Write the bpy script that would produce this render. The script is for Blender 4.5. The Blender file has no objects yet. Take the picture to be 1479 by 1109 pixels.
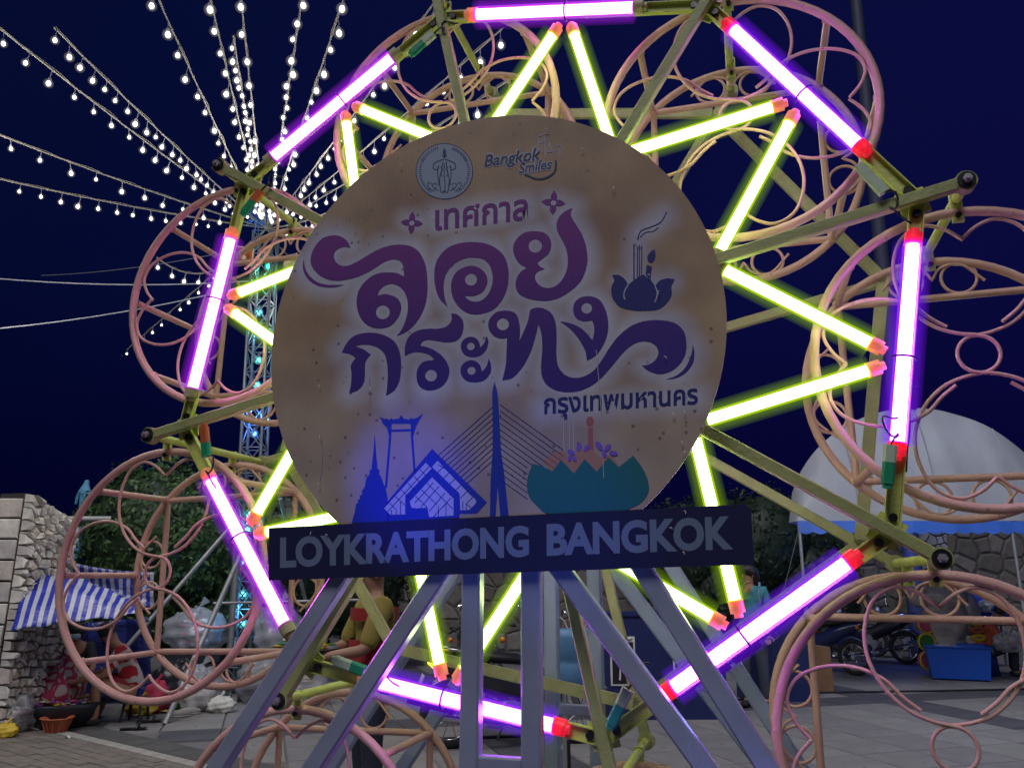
import bpy, math, random
import numpy as np
from mathutils import Vector, Matrix
from mathutils.geometry import tessellate_polygon
random.seed(7); rng = np.random.default_rng(7)
SC = bpy.context.scene; COL = SC.collection
PI = math.pi
# ------------------------------------------------------------------ camera
FPX, PITCH = 1139.4, 0.2429
cd = bpy.data.cameras.new('camera'); cam = bpy.data.objects.new('camera', cd); COL.objects.link(cam)
cd.sensor_width = 36; cd.lens = FPX/1479*36; cd.clip_start = .05; cd.clip_end = 500
cam.location = (0, 0, 1.5); cam.rotation_euler = (PI/2+PITCH, 0, 0); SC.camera = cam
# ------------------------------------------------------------------ world: deep blue night sky
W = bpy.data.worlds.new('World'); SC.world = W; W.use_nodes = True
nt = W.node_tree; nt.nodes.clear()
tc = nt.nodes.new('ShaderNodeTexCoord'); sp = nt.nodes.new('ShaderNodeSeparateXYZ')
rp = nt.nodes.new('ShaderNodeValToRGB'); bg = nt.nodes.new('ShaderNodeBackground'); wo = nt.nodes.new('ShaderNodeOutputWorld')
nt.links.new(tc.outputs['Generated'], sp.inputs[0]); nt.links.new(sp.outputs['Z'], rp.inputs[0])
sx_ = nt.nodes.new('ShaderNodeMapRange'); sx_.inputs['From Min'].default_value = -.6; sx_.inputs['From Max'].default_value = .8; nt.links.new(sp.outputs['X'], sx_.inputs['Value'])
mxw = nt.nodes.new('ShaderNodeMix'); mxw.data_type = 'RGBA'; mxw.blend_type = 'MULTIPLY'; mxw.inputs['Factor'].default_value = 1
rw = nt.nodes.new('ShaderNodeValToRGB'); rw.color_ramp.elements[0].color = (.50, .68, .62, 1); rw.color_ramp.elements[1].color = (1.5, .70, 1.1, 1); nt.links.new(sx_.outputs[0], rw.inputs[0])
nt.links.new(rp.outputs[0], mxw.inputs['A']); nt.links.new(rw.outputs[0], mxw.inputs['B']); nt.links.new(mxw.outputs['Result'], bg.inputs[0]); nt.links.new(bg.outputs[0], wo.inputs[0])
e = rp.color_ramp.elements
e[0].position = 0.0; e[0].color = (.0016, .0014, .020, 1); e[1].position = 1.0; e[1].color = (.003, .006, .040, 1)
for p_, c_ in ((.12, (.0012, .0016, .026, 1)), (.32, (.0020, .0040, .038, 1)), (.6, (.0022, .0050, .040, 1))):
    k = e.new(p_); k.color = c_
bg.inputs[1].default_value = 1.12
# ------------------------------------------------------------------ lights
def lamp(name, typ, loc, energy, color=(1, 1, 1), size=.3, rot=None, spot=None):
    l = bpy.data.lights.new(name, typ); l.energy = energy; l.color = color
    if typ == 'SUN': l.angle = size
    else: l.shadow_soft_size = size
    if spot: l.spot_size, l.spot_blend = spot, .9
    o = bpy.data.objects.new(name, l); COL.objects.link(o); o.location = loc
    if rot is not None:
        o.rotation_euler = (Vector(rot)-Vector(loc)).to_track_quat('-Z', 'Y').to_euler()
    return o
lamp('front_fill_sun', 'SUN', (0, 0, 20), 1.2, (.92, .90, 1.0), math.radians(25), rot=(5, 14, 0))  # unseen frontal fill, added for the ambient light from behind the camera
for i, (x, y, z, en) in enumerate([(-4.6, 6.0, 5.0, 110), (-6.2, 8.8, 5.2, 85), (-2.4, 7.8, 5.4, 95), (-3.6, 11.6, 5.6, 60), (.9, 6.2, 5.0, 120)]):
    lamp('string_bulb_glow', 'POINT', (x, y, z), en, (1.0, .95, .86), .5)
lamp('plaza_fill', 'POINT', (5.5, 6.4, 5.4), 120, (.62, .66, 1.0), .4)  # unseen bluish fill added over the right of the plaza
lamp('stall_fill', 'POINT', (-3.7, 7.3, 2.1), 16, (1.0, .90, .78), .12)  # unseen warm fill added to brighten the vendors at the left
lamp('walkway_fill', 'POINT', (4.9, 8.6, 2.3), 40, (.85, .88, 1.0), .15)  # unseen low fill added to brighten the figures at the right
lamp('tent_lamp', 'POINT', (6.6, 9.0, 4.6), 50, (.75, .85, 1.0), .4)  # unseen fill added to brighten the tent front
lamp('tent_blue_lamp', 'POINT', (7.4, 15.0, 2.0), 34, (.08, .18, 1.0), .2)  # unseen blue source added for the blue light under the tent

SC.view_settings.view_transform = 'Standard'; SC.view_settings.look = 'None'
SC.view_settings.exposure = 0; SC.view_settings.gamma = 1
cy = SC.cycles; cy.use_denoising = True; cy.sample_clamp_indirect = 2.5; cy.max_bounces = 6
cy.diffuse_bounces = 2; cy.glossy_bounces = 2; cy.transparent_max_bounces = 40; cy.volume_bounces = 0; cy.caustics_reflective = False; cy.caustics_refractive = False
# ------------------------------------------------------------------ pixel (1479x1109 photo) -> world
CP, SP = math.cos(PITCH), math.sin(PITCH)
def ray(px, py):
    X = (px-739.5)/FPX; Z = -(py-554.5)/FPX
    return Vector((X, CP-Z*SP, SP+Z*CP))
CAM = Vector((0, 0, 1.5))
def atY(px, py, y): d = ray(px, py); return CAM+d*(y/d.y)
def atZ(px, py, z): d = ray(px, py); return CAM+d*((z-1.5)/d.z)
def gd(px, py): return atZ(px, py, 0)
TH = 0.2874; U = Vector((math.cos(TH), -math.sin(TH), 0)); A = Vector((math.sin(TH), math.cos(TH), 0))
HUB = Vector((.0006, 2.34, 2.2637)); S = .65
def wl(px, py, off):
    """point of the wheel's own frame (x along the wheel, y along its axle, z up from the hub)"""
    P0 = HUB+A*off; d = ray(px, py); t = (P0-CAM).dot(A)/d.dot(A); P = CAM+d*t-P0
    return Vector((P.dot(U), off, P.z))
def onboard(px, py): v = wl(px, py, -.19); return HUB+U*v.x+A*v.y+Vector((0, 0, v.z))
lamp('blue_front_fill', 'SPOT', (-.75, .2, .55), 220, (.02, .03, 1.0), .03, rot=onboard(588, 700), spot=math.radians(11))  # unseen blue spots, added to tint the lower sign and the stand legs
lamp('blue_front_fill', 'SPOT', (.0, .1, .5), 9, (.16, .16, 1.0), .1, rot=(0, 2.2, .7), spot=math.radians(62))
lamp('blue_front_fill', 'SPOT', (.9, .0, .5), 80, (.02, .10, 1.0), .03, rot=onboard(740, 735), spot=math.radians(17))
# ------------------------------------------------------------------ materials
def mat(name, col, rough=.6, metal=0, var=.12, scale=8, bump=.15, col2=None, bscale=None, spec=.5, dirt=None, dscale=14, dthr=.62, coat=0):
    m = bpy.data.materials.new(name); m.use_nodes = True; n = m.node_tree; b = n.nodes['Principled BSDF']
    co = n.nodes.new('ShaderNodeTexCoord'); nz = n.nodes.new('ShaderNodeTexNoise')
    nz.inputs['Scale'].default_value = scale; nz.inputs['Detail'].default_value = 6
    n.links.new(co.outputs['Object'], nz.inputs['Vector'])
    r = n.nodes.new('ShaderNodeValToRGB'); c1 = tuple(min(1, c*(1-var)) for c in col)+(1,); c2 = tuple(min(1, c*(1+var)) for c in (col2 or col))+(1,)
    r.color_ramp.elements[0].position = .3; r.color_ramp.elements[1].position = .7
    r.color_ramp.elements[0].color = c1; r.color_ramp.elements[1].color = c2
    n.links.new(nz.outputs['Fac'], r.inputs[0]); last = r.outputs[0]
    if dirt:
        n2 = n.nodes.new('ShaderNodeTexNoise'); n2.inputs['Scale'].default_value = dscale; n2.inputs['Detail'].default_value = 8; n2.inputs['Roughness'].default_value = .7
        n.links.new(co.outputs['Object'], n2.inputs['Vector'])
        r2 = n.nodes.new('ShaderNodeValToRGB'); r2.color_ramp.elements[0].position = dthr; r2.color_ramp.elements[1].position = dthr+.07
        r2.color_ramp.elements[0].color = (0, 0, 0, 1); r2.color_ramp.elements[1].color = (1, 1, 1, 1)
        n.links.new(n2.outputs['Fac'], r2.inputs[0])
        mx = n.nodes.new('ShaderNodeMix'); mx.data_type = 'RGBA'; mx.inputs['B'].default_value = tuple(dirt)+(1,)
        n.links.new(r2.outputs[0], mx.inputs['Factor']); n.links.new(last, mx.inputs['A']); last = mx.outputs['Result']
    n.links.new(last, b.inputs['Base Color'])
    b.inputs['Roughness'].default_value = rough; b.inputs['Metallic'].default_value = metal; b.inputs['Specular IOR Level'].default_value = spec
    if coat: b.inputs['Coat Weight'].default_value = coat; b.inputs['Coat Roughness'].default_value = .15
    if bump:
        nb = n.nodes.new('ShaderNodeTexNoise'); nb.inputs['Scale'].default_value = bscale or scale*6; nb.inputs['Detail'].default_value = 5
        n.links.new(co.outputs['Object'], nb.inputs['Vector'])
        bp = n.nodes.new('ShaderNodeBump'); bp.inputs['Strength'].default_value = bump; bp.inputs['Distance'].default_value = .01
        n.links.new(nb.outputs['Fac'], bp.inputs['Height']); n.links.new(bp.outputs[0], b.inputs['Normal'])
    return m
def glow(name, col, strength, sample=True):
    m = bpy.data.materials.new(name); m.use_nodes = True; n = m.node_tree; n.nodes.clear()
    em = n.nodes.new('ShaderNodeEmission'); o = n.nodes.new('ShaderNodeOutputMaterial')
    em.inputs[0].default_value = tuple(col)+(1,); em.inputs[1].default_value = strength
    n.links.new(em.outputs[0], o.inputs[0])
    if not sample: m.cycles.emission_sampling = 'NONE'
    return m
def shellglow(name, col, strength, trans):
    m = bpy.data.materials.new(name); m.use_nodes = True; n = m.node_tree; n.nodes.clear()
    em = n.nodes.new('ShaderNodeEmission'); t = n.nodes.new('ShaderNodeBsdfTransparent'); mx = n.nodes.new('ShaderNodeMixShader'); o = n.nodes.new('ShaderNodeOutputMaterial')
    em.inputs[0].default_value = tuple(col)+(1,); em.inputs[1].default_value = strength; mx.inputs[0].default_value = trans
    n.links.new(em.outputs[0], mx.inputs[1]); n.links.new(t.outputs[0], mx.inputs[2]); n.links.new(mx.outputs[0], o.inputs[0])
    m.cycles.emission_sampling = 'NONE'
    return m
def bloom_volume(name, col, strength):  # emissive volume that imitates bloom around a light
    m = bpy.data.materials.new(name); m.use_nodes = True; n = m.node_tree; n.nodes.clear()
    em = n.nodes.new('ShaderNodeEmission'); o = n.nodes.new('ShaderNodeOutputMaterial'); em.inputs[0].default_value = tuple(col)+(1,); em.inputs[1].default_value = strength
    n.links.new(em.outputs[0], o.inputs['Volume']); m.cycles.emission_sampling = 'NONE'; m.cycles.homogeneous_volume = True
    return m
def film(name, col, alpha, rough=.2):
    m = mat(name, col, rough, 0, .15, 6, .6, bscale=14, spec=.8); b = m.node_tree.nodes['Principled BSDF']; b.inputs['Alpha'].default_value = alpha
    return m
M = {}
M['peach'] = mat('peach_paint', (.66, .40, .30), .42, 0, .10, 9, .25, bscale=120, dirt=(.22, .10, .06), dscale=38, dthr=.635, spec=.5)
M['spoke'] = mat('olive_grey_paint', (.36, .39, .14), .5, 0, .15, 12, .3, bscale=90, dirt=(.10, .06, .04), dscale=26, dthr=.66)
M['cream'] = mat('cream_paint', (.60, .66, .16), .5, 0, .12, 12, .3, bscale=90, dirt=(.12, .08, .05), dscale=34, dthr=.67)
M['khaki'] = mat('khaki_paint', (.46, .46, .22), .55, 0, .15, 12, .3, bscale=90, dirt=(.09, .06, .04), dscale=30, dthr=.66)
M['steelblue'] = mat('steel_blue_paint', (.30, .34, .42), .28, .15, .16, 5, .12, bscale=60, dirt=(.07, .06, .06), dscale=14, dthr=.68, coat=.3)
M['teal'] = mat('teal_grey_paint', (.36, .43, .62), .45, .1, .12, 5, .12, bscale=60, dirt=(.06, .05, .05), dscale=20, dthr=.70)
M['bolt'] = mat('dark_bolt_steel', (.05, .05, .05), .35, .8, .2, 20, .1)
M['galv'] = mat('galvanised_steel', (.42, .42, .40), .4, .6, .1, 12, .1)
M['black'] = mat('black_plastic', (.015, .015, .02), .4)
M['purplecore'] = glow('purple_tube_core', (.50, .075, 1.0), 80)
M['greencore'] = glow('lime_tube_core', (.78, 1.0, .36), 15)
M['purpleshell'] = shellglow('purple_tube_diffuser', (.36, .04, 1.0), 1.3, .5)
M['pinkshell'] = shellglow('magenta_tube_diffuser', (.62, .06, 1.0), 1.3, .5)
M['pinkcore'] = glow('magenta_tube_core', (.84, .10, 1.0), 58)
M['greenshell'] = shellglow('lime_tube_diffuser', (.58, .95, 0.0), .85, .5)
M['purplesleeve'] = shellglow('violet_bloom_shell', (.18, .01, 1.0), .9, .945); M['pinksleeve'] = shellglow('magenta_bloom_shell', (.40, .02, 1.0), .8, .95); M['greensleeve'] = shellglow('lime_bloom_shell', (.42, .75, .01), .6, .97)  # see-through emissive shells imitating bloom around the tubes
def capmat(name, col, em):  # emission put into the end caps, which are no lamps themselves
    m = mat(name, col, .4); b = m.node_tree.nodes['Principled BSDF']
    b.inputs['Subsurface Weight'].default_value = .3
    b.inputs['Emission Color'].default_value = tuple(col)+(1,); b.inputs['Emission Strength'].default_value = em; m.cycles.emission_sampling = 'NONE'
    return m
M['redcap'] = capmat('red_emissive_cap', (.80, .02, .05), .45)
M['orangecap'] = capmat('orange_emissive_cap', (.85, .33, .16), .22)
M['creamcap'] = mat('cream_cap', (.55, .50, .25), .5)
M['bulb'] = glow('white_led_bulb', (1.0, .97, .90), 14, False)
M['bulbhalo'] = shellglow('bulb_halo_shell', (1.0, .97, .90), 1.0, .66); M['bulbhalo2'] = bloom_volume('bulb_bloom_volume', (1.0, .92, .82), 1.5)  # halo shell and glowing volume imitate bloom around each bulb
M['cable'] = mat('pale_cable_sheath', (.36, .33, .28), .6, 0, .1, 20, .2)
M['wire'] = mat('grey_wire', (.35, .36, .40), .6)
M['darkcable'] = mat('black_cable', (.02, .02, .025), .5)
# ------------------------------------------------------------------ mesh builder
class MB:
    def __init__(s): s.v = []; s.f = []; s.sm = []; s.mi = []
    def add(s, vs, fs, smooth=False, mi=0):
        o = len(s.v); s.v += [tuple(v) for v in vs]
        for f in fs: s.f.append(tuple(i+o for i in f)); s.sm.append(smooth); s.mi.append(mi)
        return s
    def box(s, c, size, rot=None, mi=0):
        hx, hy, hz = (k/2 for k in size); c = Vector(c)
        vs = [Vector((x, y, z)) for x in (-hx, hx) for y in (-hy, hy) for z in (-hz, hz)]
        if rot is not None: vs = [rot @ v for v in vs]
        return s.add([v+c for v in vs], [(0, 1, 3, 2), (4, 6, 7, 5), (0, 4, 5, 1), (2, 3, 7, 6), (0, 2, 6, 4), (1, 5, 7, 3)], mi=mi)
    def bar(s, p, q, w, d, up=(0, 1, 0), mi=0, bev=.12):
        """square section bar with small chamfers from p to q; d is measured along up"""
        p, q = Vector(p), Vector(q); t = (q-p).normalized(); n = Vector(up); n = (n-t*n.dot(t)).normalized(); b = t.cross(n)
        c = min(w, d)*bev; pts = [(-w/2+c, -d/2), (w/2-c, -d/2), (w/2, -d/2+c), (w/2, d/2-c), (w/2-c, d/2), (-w/2+c, d/2), (-w/2, d/2-c), (-w/2, -d/2+c)]
        vs = [p+b*x+n*y for x, y in pts]+[q+b*x+n*y for x, y in pts]
        fs = [(i, (i+1) % 8, 8+(i+1) % 8, 8+i) for i in range(8)]+[tuple(range(7, -1, -1)), tuple(range(8, 16))]
        return s.add(vs, fs, mi=mi)
    def tube(s, path, r, n=8, closed=False, mi=0, cap=True, rad=None):
        P = [Vector(p) for p in path]; m = len(P); rings = []
        T = [(P[(i+1) % m]-P[i-1]) if closed or 0 < i < m-1 else (P[1]-P[0] if i == 0 else P[-1]-P[-2]) for i in range(m)]
        T = [t.normalized() if t.length > 1e-9 else Vector((0, 0, 1)) for t in T]
        n0 = Vector((0, 1, 0)) if abs(T[0].y) < .9 else Vector((1, 0, 0))
        vs = []
        for i in range(m):
            n0 = (n0-T[i]*n0.dot(T[i])).normalized(); b = T[i].cross(n0); rr = rad[i] if rad else r
            for k in range(n):
                a = 2*PI*k/n; vs.append(P[i]+n0*(rr*math.cos(a))+b*(rr*math.sin(a)))
        fs = []
        for i in range(m if closed else m-1):
            j = (i+1) % m
            for k in range(n): fs.append((i*n+k, i*n+(k+1) % n, j*n+(k+1) % n, j*n+k))
        s.add(vs, fs, True, mi)
        if cap and not closed:
            s.add(vs[:n], [tuple(range(n-1, -1, -1))], mi=mi); s.add(vs[-n:], [tuple(range(n))], mi=mi)
        return s
    def cyl(s, p, q, r, n=12, r2=None, mi=0):
        return s.tube([p, q], r, n, mi=mi, rad=[r, r if r2 is None else r2])
    def ball(s, c, r, n=10, m=7, mi=0, sc=(1, 1, 1), rot=None):
        vs = []; c = Vector(c)
        for i in range(m+1):
            a = PI*i/m
            for k in range(n):
                b = 2*PI*k/n; v = Vector((r*sc[0]*math.sin(a)*math.cos(b), r*sc[1]*math.sin(a)*math.sin(b), r*sc[2]*math.cos(a)))
                if rot is not None: v = rot @ v
                vs.append(c+v)
        fs = [(i*n+k, (i+1)*n+k, (i+1)*n+(k+1) % n, i*n+(k+1) % n) for i in range(m) for k in range(n)]
        return s.add(vs, fs, True, mi)
    def lathe(s, prof, c=(0, 0, 0), n=20, mi=0):
        c = Vector(c); vs = [c+Vector((r*math.cos(2*PI*k/n), r*math.sin(2*PI*k/n), z)) for r, z in prof for k in range(n)]
        return s.add(vs, [(i*n+k, i*n+(k+1) % n, (i+1)*n+(k+1) % n, (i+1)*n+k) for i in range(len(prof)-1) for k in range(n)], True, mi)
    def poly(s, loops, f, mi=0):
        """flat filled outline (first loop) with holes; f maps a 2-D point to 3-D"""
        L = [[Vector((p[0], p[1], 0)) for p in lp] for lp in loops]; fl = [p for lp in L for p in lp]
        return s.add([f(p.x, p.y) for p in fl], [tuple(t) for t in tessellate_polygon(L)], mi=mi)
    def build(s, name, mats, parent=None, origin=None, loc=None):
        me = bpy.data.meshes.new(name); o = Vector(origin) if origin is not None else Vector((0, 0, 0))
        me.from_pydata([(v[0]-o.x, v[1]-o.y, v[2]-o.z) for v in s.v], [], s.f)
        if not isinstance(mats, (list, tuple)): mats = [mats]
        for m in mats: me.materials.append(m)
        me.polygons.foreach_set('use_smooth', s.sm); me.polygons.foreach_set('material_index', s.mi); me.update()
        ob = bpy.data.objects.new(name, me); COL.objects.link(ob)
        if parent is not None: ob.parent = parent
        if loc is not None: ob.location = loc
        elif parent is None and origin is not None: ob.location = o
        return ob
def outward(ob):
    import bmesh
    bm = bmesh.new(); bm.from_mesh(ob.data); bmesh.ops.remove_doubles(bm, verts=bm.verts, dist=1e-5); bmesh.ops.recalc_face_normals(bm, faces=bm.faces); bm.to_mesh(ob.data); bm.free(); return ob
def tag(o, label=None, cat=None, group=None, kind=None):
    if label: o['label'] = label
    if cat: o['category'] = cat
    if group: o['group'] = group
    if kind: o['kind'] = kind
    return o
def thing(name, label, cat, loc=(0, 0, 0), rz=0, group=None):
    o = bpy.data.objects.new(name, None); COL.objects.link(o); o.location = loc; o.rotation_euler = (0, 0, rz); o.empty_display_size = .1
    return tag(o, label, cat, group)
def inst(src, parent, loc=None, rot=None, name=None):
    c = src.copy(); COL.objects.link(c); c.parent = parent
    if name: c.name = name
    if loc is not None: c.location = loc
    if rot is not None: c.rotation_euler = rot
    return c
def copy_tree(o, parent=None):
    c = o.copy(); COL.objects.link(c); c.parent = parent
    for ch in list(o.children): copy_tree(ch, c)
    return c
def spline(pts, n=6, closed=False):
    """Catmull-Rom through 2-D points; a third entry 'c' marks a corner"""
    out = []; m = len(pts); P = [Vector((p[0], p[1])) for p in pts]; cor = [len(p) > 2 for p in pts]
    for i in range(m if closed else m-1):
        p1, p2 = P[i], P[(i+1) % m]; j = (i+1) % m
        p0 = P[i-1] if (closed or i > 0) and not cor[i] else p1-(p2-p1)*.5
        p3 = P[(i+2) % m] if (closed or i < m-2) and not cor[j] else p2+(p2-p1)*.5
        d1 = max((p1-p0).length**.5, 1e-4); d2 = max((p2-p1).length**.5, 1e-4); d3 = max((p3-p2).length**.5, 1e-4)
        m1 = (p2-p1)-(p2-p0)*(d2/(d1+d2))+(p1-p0)*(d2/d1) if True else 0
        m1 = ((p1-p0)/d1-(p2-p0)/(d1+d2)+(p2-p1)/d2)*d2; m2 = ((p2-p1)/d2-(p3-p1)/(d2+d3)+(p3-p2)/d3)*d2
        for k in range(n):
            t = k/n; out.append((2*t**3-3*t**2+1)*p1+(t**3-2*t**2+t)*m1+(-2*t**3+3*t**2)*p2+(t**3-t**2)*m2)
    if not closed: out.append(P[-1])
    return out
def circ(c, r, n=24, sy=1): return [(c[0]+r*math.cos(2*PI*k/n), c[1]+r*sy*math.sin(2*PI*k/n)) for k in range(n)]
# ================================================================== GROUND
gm = mat('plaza_concrete', (.135, .13, .13), .85, 0, .2, 1.5, .4, bscale=40, dirt=(.07, .065, .06), dscale=2.3, dthr=.60)
MB().box((0, 60, -.06), (300, 300, .1)).build('ground', gm, origin=(0, 60, 0)); tag(bpy.data.objects['ground'], kind='structure')
slab_m = [mat('grey_slab', c, .8, 0, .16, 2.5, .35, bscale=50, dirt=(.08, .075, .07), dscale=3.1, dthr=.60) for c in ((.20, .195, .19), (.185, .18, .18), (.215, .21, .20))]
band_m = mat('dark_band_slab', (.075, .075, .085), .8, 0, .2, 3, .35, bscale=50)
pv = thing('pavement', None, None, (0, 0, 0)); pv['kind'] = 'structure'
rz = math.radians(17); ru, rv = Vector((math.cos(rz), math.sin(rz), 0)), Vector((-math.sin(rz), math.cos(rz), 0))
KA, KB = gd(85, 1058), gd(330, 1117); kd = (KB-KA).normalized(); kn = Vector((-kd.y, kd.x, 0))
slab = {}
for i, m_ in enumerate(slab_m+[band_m]):
    b_ = MB(); w, h = .592, .592; c = .008
    b_.add([(-w/2, -h/2, 0), (w/2, -h/2, 0), (w/2, h/2, 0), (-w/2, h/2, 0), (-w/2+c, -h/2+c, .016), (w/2-c, -h/2+c, .016), (w/2-c, h/2-c, .016), (-w/2+c, h/2-c, .016)],
           [(4, 5, 6, 7), (0, 1, 5, 4), (1, 2, 6, 5), (2, 3, 7, 6), (3, 0, 4, 7)])
    slab[i] = b_
first = {}; nslab = 0; cand = []
for i in range(-14, 26):
    for j in range(6, 34):
        p = ru*(i*.6)+rv*(j*.6)
        d = p-CAM; dep = d.y*CP+d.z*SP
        if dep < 5: continue
        sx = 739.5+FPX*d.x/dep; sy = 554.5-FPX*(-d.y*SP+d.z*CP)/dep
        if not (-40 < sx < 1520 and 935 < sy < 1150): continue
        if (p-KA).dot(kn) < .45: continue
        cand.append((p.y, i, j, p))
cand.sort(key=lambda t: t[0])
for _, i, j, p in cand[:300]:
    k = 3 if (j % 7 == 1 or (i % 9 == 4)) else (i*7+j*3) % 3
    if k not in first: o = first[k] = slab[k].build('slab', (slab_m+[band_m])[k], pv)
    else: o = inst(first[k], pv)
    o.location = (p.x, p.y, -.009+random.uniform(-.0015, .0015)); o.rotation_euler = (0, 0, rz+random.uniform(-.003, .003))
# light edging row and brick pavers, left foreground
edge_m = mat('pale_edging_block', (.32, .31, .28), .8, 0, .12, 6, .3)
brick_m = mat('brown_paver', (.17, .15, .13), .85, 0, .22, 5, .4, bscale=60)
ef = None
for k in range(-6, 34):
    p = KA+kd*(k*.215)
    if ef is None: ef = MB().box((0, 0, 0), (.205, .12, .03)).build('edging_block', edge_m, pv); o = ef
    else: o = inst(ef, pv)
    o.location = p+Vector((0, 0, .0)); o.rotation_euler = (0, 0, math.atan2(kd.y, kd.x))
pb = MB()
R3 = Matrix.Rotation(math.atan2(kd.y, kd.x), 3, 'Z')
for r_ in range(1, 22):
    for k in range(-26, 34):
        p = KA+kd*(k*.21+(r_ % 2)*.105)-kn*(r_*.108+.012)
        if p.y < 6 or p.x < -7.5: continue
        pb.box(p+Vector((0, 0, random.uniform(-.002, .002))), (.202, .1, .026), R3)
tag(pb.build('brick_paving', brick_m, pv, None), kind='stuff')
dm = MB(); dk = mat('drain_strip', (.08, .078, .075), .85, 0, .2, 4, .3)
for k in range(-3, 16):
    dm.box(KA+kd*(k*.5)+kn*.24+Vector((0, 0, -.002)), (.49, .30, .02), R3)
dm.build('drain_cover', dk, pv)
# ================================================================== FERRIS WHEEL
PH = math.radians(-10.14); R, R2, GAP = 1.841*S, 2.0333*S, .9556*S
FW = thing('ferris_wheel', 'eight-sided ferris wheel frame outlined with glowing purple and lime tubes', 'ferris wheel', HUB, -TH)
ang = [math.radians(112.5-45*k)+PH for k in range(8)]
def pw(a, r, y=0): return Vector((r*math.cos(a), y, r*math.sin(a)))
for yy, ym, mk in ((0, -.024, 'cream'), (GAP, .024, 'khaki')):
    for k in range(8):
        a = ang[k]
        sp_ = MB().bar(pw(a, .05, yy+ym), pw(a, R2-.002, yy+ym), .034, .03).cyl(pw(a, R2, yy+ym-.017), pw(a, R2, yy+ym+.017), .028, 16).build('spoke', M['khaki'] if yy else M['spoke'], FW)
        d = -1 if yy == 0 else 1; y0 = yy+ym+d*.017
        MB().cyl(pw(a, R2, y0), pw(a, R2, y0+d*.006), .023, 18).build('axle_bolt', M['bolt'], sp_); MB().cyl(pw(a, R2, y0+d*.006), pw(a, R2, y0+d*.018), .012, 6).cyl(pw(a, R2, y0+d*.018), pw(a, R2, y0+d*.024), .006, 8).build('nut', M['galv'], sp_)
        b = ang[(k+1) % 8]; p, q = pw(a, R+.006, yy), pw(b, R+.006, yy); t = (q-p).normalized(); nn = Vector((-t.z, 0, t.x))
        rb = MB(); w = .036; p, q = p+t*.012, q-t*.012
        # channel section: web and two lips, open toward the front
        f_ = -1 if yy == 0 else 1
        rb.bar(p+Vector((0, -f_*.006, 0)), q+Vector((0, -f_*.006, 0)), w, .004, bev=.05)
        rb.bar(p+nn*w/2+Vector((0, f_*.001, 0)), q+nn*w/2+Vector((0, f_*.001, 0)), .004, .018, bev=.05)
        rb.bar(p-nn*w/2+Vector((0, f_*.001, 0)), q-nn*w/2+Vector((0, f_*.001, 0)), .004, .018, bev=.05)
        rbo = rb.build('rim_beam', M['cream'] if yy == 0 else M['khaki'], FW)
        bb = MB()
        for pt in (p+t*.028, q-t*.028): bb.cyl(pt+Vector((0, f_*.012, 0)), pt+Vector((0, -f_*.005, 0)), .011, 10).build('bolt', M['bolt'], rbo); bb = MB()
        if yy == 0:
            # cross axle joining the front and back spokes, carrying a gondola
            MB().cyl(pw(a, R2, .0), pw(a, R2, GAP), .014, 12).build('cross_axle', M['cream'], FW)
            g = MB(); g.box(pw(a, R-.005, .004), (.075, .006, .075), Matrix.Rotation(-a, 3, 'Y')); g.build('gusset', M['cream'], FW)
MB().cyl((0, -.17, 0), (0, GAP+.2, 0), .03, 20).cyl((0, -.05, 0), (0, .02, 0), .09, 24).cyl((0, GAP-.02, 0), (0, GAP+.05, 0), .09, 24).build('hub', M['galv'], FW)
# light tubes -------------------------------------------------------
def tube_light(p, q, kind, caps, r=.0175):
    p, q = Vector(p), Vector(q); t = (q-p).normalized()
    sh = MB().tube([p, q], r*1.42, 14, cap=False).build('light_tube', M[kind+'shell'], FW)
    g_ = MB()  # bloom round the tube drawn as nested glowing shells, no solid sleeve
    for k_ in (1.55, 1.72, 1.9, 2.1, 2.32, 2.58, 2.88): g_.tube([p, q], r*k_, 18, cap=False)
    g_.build('tube_bloom', M[kind+'sleeve'], sh)  # the 'sleeve' materials are the bloom shells
    MB().tube([p, q], r, 12).build('tube_core', M[kind+'core'], sh)
    for e_, s_, cm in ((p, -1, caps[0]), (q, 1, caps[1])):
        c_ = MB().cyl(e_-t*s_*.004, e_+t*s_*.030, r*1.32, 14).cyl(e_+t*s_*.030, e_+t*s_*.042, r*.8, 10)
        c_.build('end_cap', M[cm], sh)
    return sh
capset = [('orangecap', 'creamcap'), ('redcap', 'redcap'), ('redcap', 'redcap'), ('redcap', 'redcap'), ('redcap', 'orangecap'), ('creamcap', 'orangecap'), ('creamcap', 'orangecap'), ('creamcap', 'creamcap')]
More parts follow.
